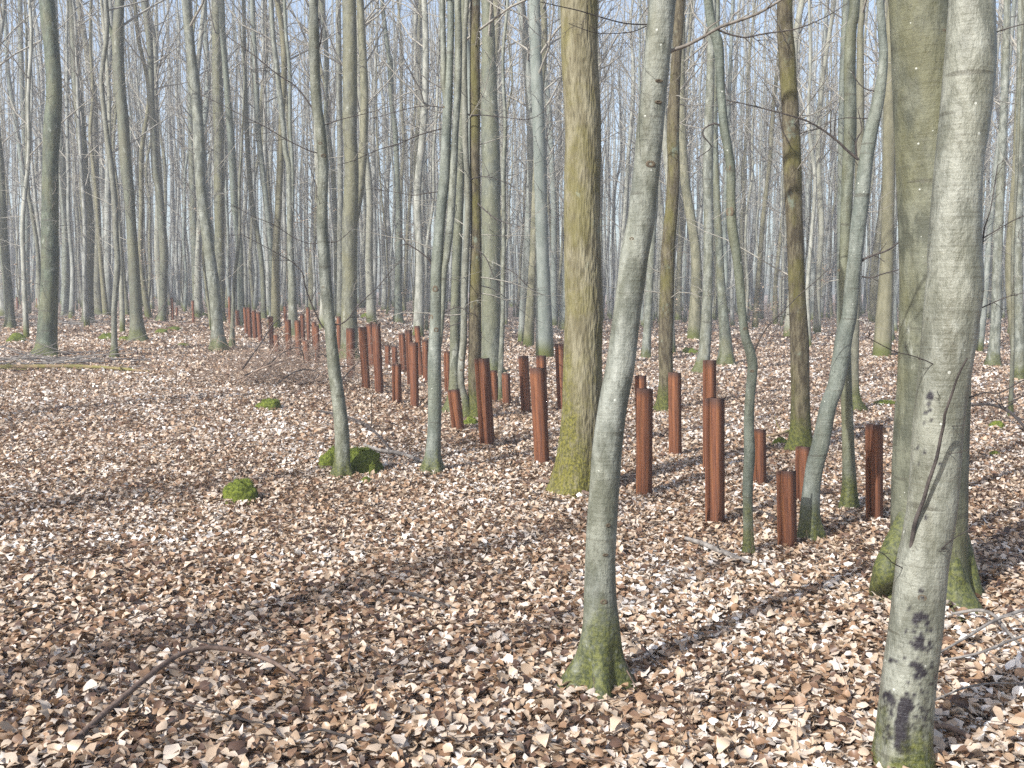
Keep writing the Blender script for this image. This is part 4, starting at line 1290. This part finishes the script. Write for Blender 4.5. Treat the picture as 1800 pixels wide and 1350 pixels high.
GS("fallen_branch", "thin twig arching over the mossy foot of the curved grey beech", "branch", [(1000, 1202, 3, 0.02), (1030, 1196, 4, 0.10), (1060, 1195, 4, 0.13), (1085, 1200, 4, 0.10), (1118, 1216, 3, 0.0)], M_DEAD, G_FALL, 2, 13)
GS("fallen_branch", "thin stick behind the short nearest post", "branch", [(1290, 903, 4, 0.01), (1320, 905, 5, 0.02), (1350, 915, 6, 0.02), (1372, 922, 4, 0)], M_TWIG_DARK, G_FALL, 3, 14)
GS("fallen_branch", "straight dark stick lying at the lower middle", "branch", [(515, 1310, 5, 0.01), (560, 1302, 7, 0.02), (600, 1306, 6, 0.01), (640, 1312, 4, 0.0)], M_TWIG_DARK, G_FALL, 1, 15)
GS("fallen_branch", "slim stick slanting in the leaves at the left", "branch", [(28, 1186, 3, 0.0), (60, 1160, 4, 0.02), (100, 1125, 4, 0.03), (145, 1095, 3, 0.0)], M_DEAD, G_FALL, 0, 16)
GS("fallen_branch", "pair of thin sticks right of the trunk with black spots, upper one", "branch", [(1640, 1245, 4, 0.01), (1690, 1232, 5, 0.03), (1740, 1222, 4, 0.03), (1800, 1214, 3, 0.01)], M_DEAD_GREY, G_FALL, 3, 17)
GS("fallen_branch", "mossy branch pointing at the foot of the dark mossy trunk", "branch", [(1340, 775, 5, 0.02), (1370, 772, 7, 0.03), (1395, 765, 7, 0.03), (1440, 755, 4, 0.0)], M_LOG_MOSS, G_FALL, 3, 18)
GS("fallen_branch", "dark branch with broken arms at the right edge beside a rotten stump", "branch", [(1702, 735, 5, 0.15), (1740, 742, 6, 0.2), (1775, 752, 7, 0.16), (1815, 775, 6, 0.02)], M_TWIG_DARK, G_FALL, 6, 19)

# scattered twigs, too alike to tell apart
tw = []
tr = np.random.default_rng(44)
for k in range(8):
    L = tr.uniform(0.25, 0.8)
    P, R = grow(tr, np.zeros((1, 3)), np.array([[1.0, 0, 0.02]]), np.array([L]), np.array([tr.uniform(0.002, 0.0042)]), 7, -0.004, 0.10, 0.4)
    P[..., 2] = np.abs(P[..., 2]) * 0.25
    mb = MB()
    mb.add(*tubes(P, R, 5))
    P2, R2 = offshoots(tr, P, R, int(tr.integers(1, 4)), 1, 0.5, 0.4, 0.6, 4, 0.0, 0.12)
    P2[..., 2] = np.abs(P2[..., 2]) * 0.5
    mb.add(*tubes(P2, R2, 4))
    tw.append(mb.mesh("fallen_twig", M_TWIG_DARK if k % 3 else M_DEAD))
for k in range(130):
    v = 640 + 700 * tr.uniform() ** 1.2
    g = ground_at(tr.uniform(0, 1800), v)
    o = link("fallen_twig", tw[k % 8], None, (g[0], g[1], g[2] + 0.035))
    o.rotation_euler = (0, tr.normal(0, 0.06), tr.uniform(0, 6.28))
    s = tr.uniform(0.7, 1.3)
    o.scale = (s, s, s)
    tag(o, "thin dark twig lying loose among the leaves", "twig", "loose twigs in the leaves")

# bare seedlings sticking up through the leaves
sd = []
for k in range(5):
    P, R = grow(tr, np.zeros((1, 3)), np.array([[tr.normal(0, 0.12), tr.normal(0, 0.12), 1.0]]), np.array([tr.uniform(0.12, 0.26)]), np.array([0.0016]), 6, 0.05, 0.12, 0.6)
    mb = MB()
    mb.add(*tubes(P, R, 5))
    P2, R2 = offshoots(tr, P, R, 2, 3, 0.35, 0.3, 0.8, 4, 0.05, 0.1)
    mb.add(*tubes(P2, R2, 4))
    sd.append(mb.mesh("seedling", M_DEAD))
for k in range(46):
    u = tr.choice([tr.uniform(1180, 1560), tr.uniform(60, 1560)])
    g = ground_at(u, tr.uniform(960, 1345))
    o = link("seedling", sd[k % 5], None, (g[0], g[1], g[2]))
    o.rotation_euler = (0, 0, tr.uniform(0, 6.28))
    tag(o, "tiny bare seedling sticking up through the leaves", "seedling", "bare seedlings in the leaves")


# ------------------------------------------------------------------ mossy stones and cushions
def stone(label, u, v, wpx, hpx, name="mossy_stone", cat="stone", seed=1, tuft=160, box=0.0):
    g = ground_at(u, v)
    s = g[1] / F
    rx, rz = wpx * s / 2, hpx * s
    n, m = 28, 16
    th = np.arange(n) * 2 * math.pi / n
    ph = np.linspace(0, math.pi / 2, m)
    D = np.array([[math.cos(a) * math.cos(p), math.sin(a) * math.cos(p), math.sin(p)] for p in ph for a in th])
    D = np.sign(D) * np.abs(D) ** (1 - box * 0.5)
    k = 1 + 0.22 * noise3(D * 1.6 + seed * 7.3, seed) + 0.12 * noise3(D * 4 + seed, seed + 1) + 0.05 * noise3(D * 11, seed + 2)
    V = D * np.array([rx, rx * 0.8, rz]) * k[:, None]
    V[:, 2] -= rz * 0.08
    Q = np.array([(i * n + j, i * n + (j + 1) % n, (i + 1) * n + (j + 1) % n, (i + 1) * n + j) for i in range(m - 1) for j in range(n)])
    root = thing(name, g, label, cat, "mossy stones on the forest floor")
    link("body", make_mesh("body", V, Q, None, None, True, M_MOSS), root)
    r = np.random.default_rng(seed)
    i = r.integers(n, len(V), tuft * 4)
    base = V[i] + r.normal(0, rx * 0.04, (len(i), 3))
    d = norm(D[i] + r.normal(0, 0.5, (len(i), 3)))
    L = r.uniform(0.004, 0.011, len(i))[:, None] * max(rx / 0.13, 0.7)
    side = norm(np.cross(d, r.normal(0, 1, (len(i), 3)))) * 0.0026 * max(rx / 0.13, 0.7)
    TV = np.stack([base - side, base + side, base + d * L], 1).reshape(-1, 3)
    o = link("moss_tufts", make_mesh("moss_tufts", TV, None, np.arange(len(TV)).reshape(-1, 3), None, False, M_MOSS), root)
    o["kind"] = "stuff"


stone("bright green mossy stump like stone in the open leaves at the left", 424, 880, 56, 36, seed=1, tuft=260, box=0.5)
stone("wide mossy rock beside the foot of the smooth pale beech", 636, 828, 86, 44, seed=2, tuft=260)
stone("mossy lump left of the smooth pale beech's foot", 580, 818, 44, 32, seed=12, tuft=160)
stone("small bright moss cushion in front of the wide mossy rock", 643, 848, 20, 12, seed=13, tuft=60)
stone("flat dark mossy stone in front of the brush pile", 472, 718, 40, 18, seed=3, box=0.6)
stone("mossy stone at the far left, in front of the mossy edge trunk", 30, 600, 36, 13, seed=4)
stone("mossy block left of the slim pale stem's foot", 188, 597, 26, 11, seed=5, box=0.6)
stone("mossy patch between the slim stem and the dark forked beech", 222, 598, 26, 7, seed=6)
stone("dark mossy stone right of the dark forked beech", 283, 587, 24, 10, seed=7)
stone("longish moss cushion behind the dark mossy stone", 305, 580, 26, 6, seed=8)
stone("low yellow green moss cushion left of the pale leaning beech", 322, 608, 22, 5, seed=9)
stone("mossy stone left of the pale straight beech", 1214, 622, 28, 12, seed=10)
stone("flat mossy slab left of the thick olive beech at the right", 1557, 712, 36, 9, seed=11, box=0.6)
stone("moss cushion at the foot of the dark mossy trunk", 1372, 782, 30, 14, seed=14)
stone("moss cushion under the middle trunk group", 828, 748, 30, 16, seed=15)
stone("moss tuft behind the middle posts, at the pale blue grey beech", 645, 558, 20, 9, seed=16)
stone("moss cushion carrying the grey beech left of the pale leaning one", 352, 557, 30, 9, seed=17)
stone("dark rotten stump with red brown flanks near the right edge", 1752, 752, 26, 12, "rotten_stump", "stump", seed=18, tuft=40)
stone("small mossy stone far right with orange leaves round it", 1747, 802, 24, 10, seed=19)

# ------------------------------------------------------------------ brush pile before the far posts
def brush():
    g = ground_at(505, 672)
    root = thing("brush_pile", g, "tangled pile of thin pale brushwood in front of the far posts", "brushwood")
    arcs = [[(425, 650), (445, 622), (462, 598), (480, 570), (492, 560)], [(440, 668), (470, 630), (490, 598), (505, 586), (512, 592)], [(425, 672), (450, 652), (480, 640), (505, 632), (525, 630), (545, 640)],
            [(430, 660), (465, 645), (490, 625), (515, 612), (530, 615), (535, 640)], [(460, 660), (480, 640), (500, 615), (510, 595)], [(555, 668), (575, 655), (585, 640)], [(480, 680), (515, 655), (545, 650), (575, 662)],
            [(460, 676), (435, 662), (415, 668)], [(520, 676), (560, 668), (610, 650), (632, 633)], [(600, 670), (612, 655), (634, 634)], [(590, 645), (612, 644), (640, 643)]]
    r = np.random.default_rng(9)
    for i, a in enumerate(arcs):
        n = len(a)
        P = np.array([at_depth(u, v, g[1] - 0.5 + r.uniform(-0.4, 0.4)) for u, v in a]) - g
        c = catmull(np.concatenate([P, np.linspace(0.016, 0.008, n)[:, None]], 1), 0.06)
        link("stem", make_mesh("stem", *tubes(c[None, :, :3], c[None, :, 3], 5), None, None, True, M_BRUSH if i % 3 else M_TWIG_DARK), root)
    n = 420
    base = np.stack([r.normal(0.0, 0.75, n), r.normal(0, 0.5, n), r.uniform(0.0, 0.5, n)], -1)
    az = r.uniform(0, 6.28, n)
    el = r.normal(0.35, 0.3, n)
    d = np.stack([np.cos(az) * np.cos(el), np.sin(az) * np.cos(el), np.sin(el)], -1)
    P, R = grow(r, base, d, r.uniform(0.3, 1.0, n), np.full(n, 0.0046), 6, -0.06, 0.14, 0.5)
    P[..., 2] = np.maximum(P[..., 2], -0.02)
    mb = MB()
    mb.add(*tubes(P, R, 3))
    P2, R2 = offshoots(r, P, R, 3, 1, 0.5, 0.4, 0.6, 4, -0.02, 0.15)
    mb.add(*tubes(P2, R2, 3))
    o = link("twig_tangle", mb.mesh("twig_tangle", M_BRUSH), root)
    o["kind"] = "stuff"


brush()

# dry twigs heaped between the left trees
def heap(u, v, sx, n, seed, label):
    g = ground_at(u, v)
    root = thing("twig_heap", g, label, "brushwood", "twig heaps")
    r = np.random.default_rng(seed)
    base = np.stack([r.normal(0, sx, n), r.normal(0, 0.6, n), r.uniform(0, 0.12, n)], -1)
    az = r.normal(0, 0.5, n) + np.where(r.uniform(size=n) < 0.5, 0, math.pi)
    el = r.normal(0.08, 0.12, n)
    d = np.stack([np.cos(az) * np.cos(el), np.sin(az) * np.cos(el), np.sin(el)], -1)
    P, R = grow(r, base, d, r.uniform(0.5, 2.0, n), r.uniform(0.004, 0.018, n), 6, -0.02, 0.10, 0.5)
    P[..., 2] = np.maximum(P[..., 2], 0.02)
    mb = MB()
    mb.add(*tubes(P, R, 4))
    o = link("twig_tangle", mb.mesh("twig_tangle", M_DEAD_GREY), root)
    o["kind"] = "stuff"


heap(45, 562, 1.6, 120, 3, "low heap of grey twigs behind the stout left beech")
heap(130, 572, 1.0, 60, 4, "scatter of grey twigs at the foot of the dark green beech")
heap(935, 585, 2.2, 90, 5, "low spread of grey twigs on the floor left of the mossy oak")
heap(60, 640, 0.9, 70, 6, "thin dry twigs lying over the long mossy log")

# ------------------------------------------------------------------ saplings that kept their dry leaves
def sapling(u, v, hgt, seed, label, Y=None, nb=16, spread=1.1):
    g = ground_at(u, v)
    r = np.random.default_rng(seed)
    root = thing("beech_sapling", g, label, "sapling", "saplings with dry leaves")
    P, R = grow(r, np.zeros((1, 3)), np.array([[0.02, 0, 1.0]]), np.array([hgt]), np.array([0.014]), 10, 0.08, 0.05, 0.25)
    mb = MB()
    mb.add(*tubes(P, R, 6))
    link("stem", mb.mesh("stem", M_TWIG), root)
    k = r.integers(2, 10, nb)
    az = r.uniform(0, 6.28, nb)
    d = np.stack([np.cos(az), np.sin(az), r.normal(0.08, 0.12, nb)], -1)
    P2, R2 = grow(r, P[0, k], d, r.uniform(0.5, 1.0, nb) * spread, np.full(nb, 0.005), 7, 0.0, 0.10, 0.3)
    m2 = MB()
    m2.add(*tubes(P2, R2, 3))
    P3, R3 = offshoots(r, P2, R2, 4, 1, 0.5, 0.4, 0.6, 4, 0.0, 0.1)
    m2.add(*tubes(P3, R3, 3))
    link("branches", m2.mesh("branches", M_TWIG), root)
    pts = np.concatenate([P2[:, 2:].reshape(-1, 3), P3[:, 1:].reshape(-1, 3)])
    pts = pts[r.uniform(size=len(pts)) < 0.75]
    pts = pts + r.normal(0, 0.02, pts.shape)
    V, Q, T, m = leaf_batch(r, pts[:, :2], pts[:, 2], 2, 0.085, 0.4)
    o = link("leaves", make_mesh("leaves", V, Q, T, {"rnd": np.repeat(np.clip(r.normal(0.62, 0.12, len(pts)), 0, 1), m)}, False, M_LEAF), root)
    o["kind"] = "stuff"


sapling(268, 566, 4.2, 1, "sapling with tiers of pale dry leaves left of the wavy grey beech")
sapling(22, 570, 2.6, 2, "leafy sapling beside the mossy trunk at the left edge")
sapling(60, 556, 3.0, 3, "leafy sapling behind the stout left beech")
sapling(130, 556, 3.6, 4, "leafy sapling between the pale speckled and dark green beeches")
sapling(560, 566, 4.2, 5, "leafy sapling behind the smooth pale beech")
sapling(500, 562, 4.0, 6, "leafy sapling behind the pale forking beech")
sapling(355, 560, 4.6, 7, "leafy sapling behind the grey beech on a moss cushion")
sapling(1215, 585, 3.4, 8, "leafy sapling left of the pale straight beech")
sapling(1372, 590, 3.4, 9, "leafy sapling just left of the dark mossy trunk")
sapling(940, 600, 4.6, 10, "leafy sapling left of the mossy oak in the background")
sapling(1790, 600, 4.0, 11, "leafy sapling at the right picture edge")
sapling(730, 575, 4.0, 12, "leafy sapling left of the silvery twin stemmed beech in the background")
sapling(1340, 600, 1.6, 13, "low thin sapling behind the twisted stem")
sapling(1458, 590, 2.6, 14, "leafy sapling left of the curving beech in the background")

# ------------------------------------------------------------------ haze
def haze():
    x0, x1, y0, y1, z0, z1 = -130, 130, -40, 200, -1.5, 42
    V, Q = box(x0, x1, y0, y1, z0, z1)
    m = bpy.data.materials.new("haze")
    m.use_nodes = True
    nt = m.node_tree
    nt.nodes.remove(nt.nodes["Principled BSDF"])
    pv = nt.nodes.new("ShaderNodeVolumePrincipled")
    pv.inputs["Color"].default_value = (0.88, 0.92, 1.0, 1)
    pv.inputs["Density"].default_value = HAZE_DENSITY
    pv.inputs["Anisotropy"].default_value = 0.0
    nt.links.new(pv.outputs[0], nt.nodes["Material Output"].inputs["Volume"])
    o = link("haze", make_mesh("haze", V, Q, None, None, False, m))
    o["kind"] = "stuff"
    o["label"] = "thin pale haze hanging between the trees"
    o["category"] = "haze"


if HAZE_DENSITY > 0:
    haze()
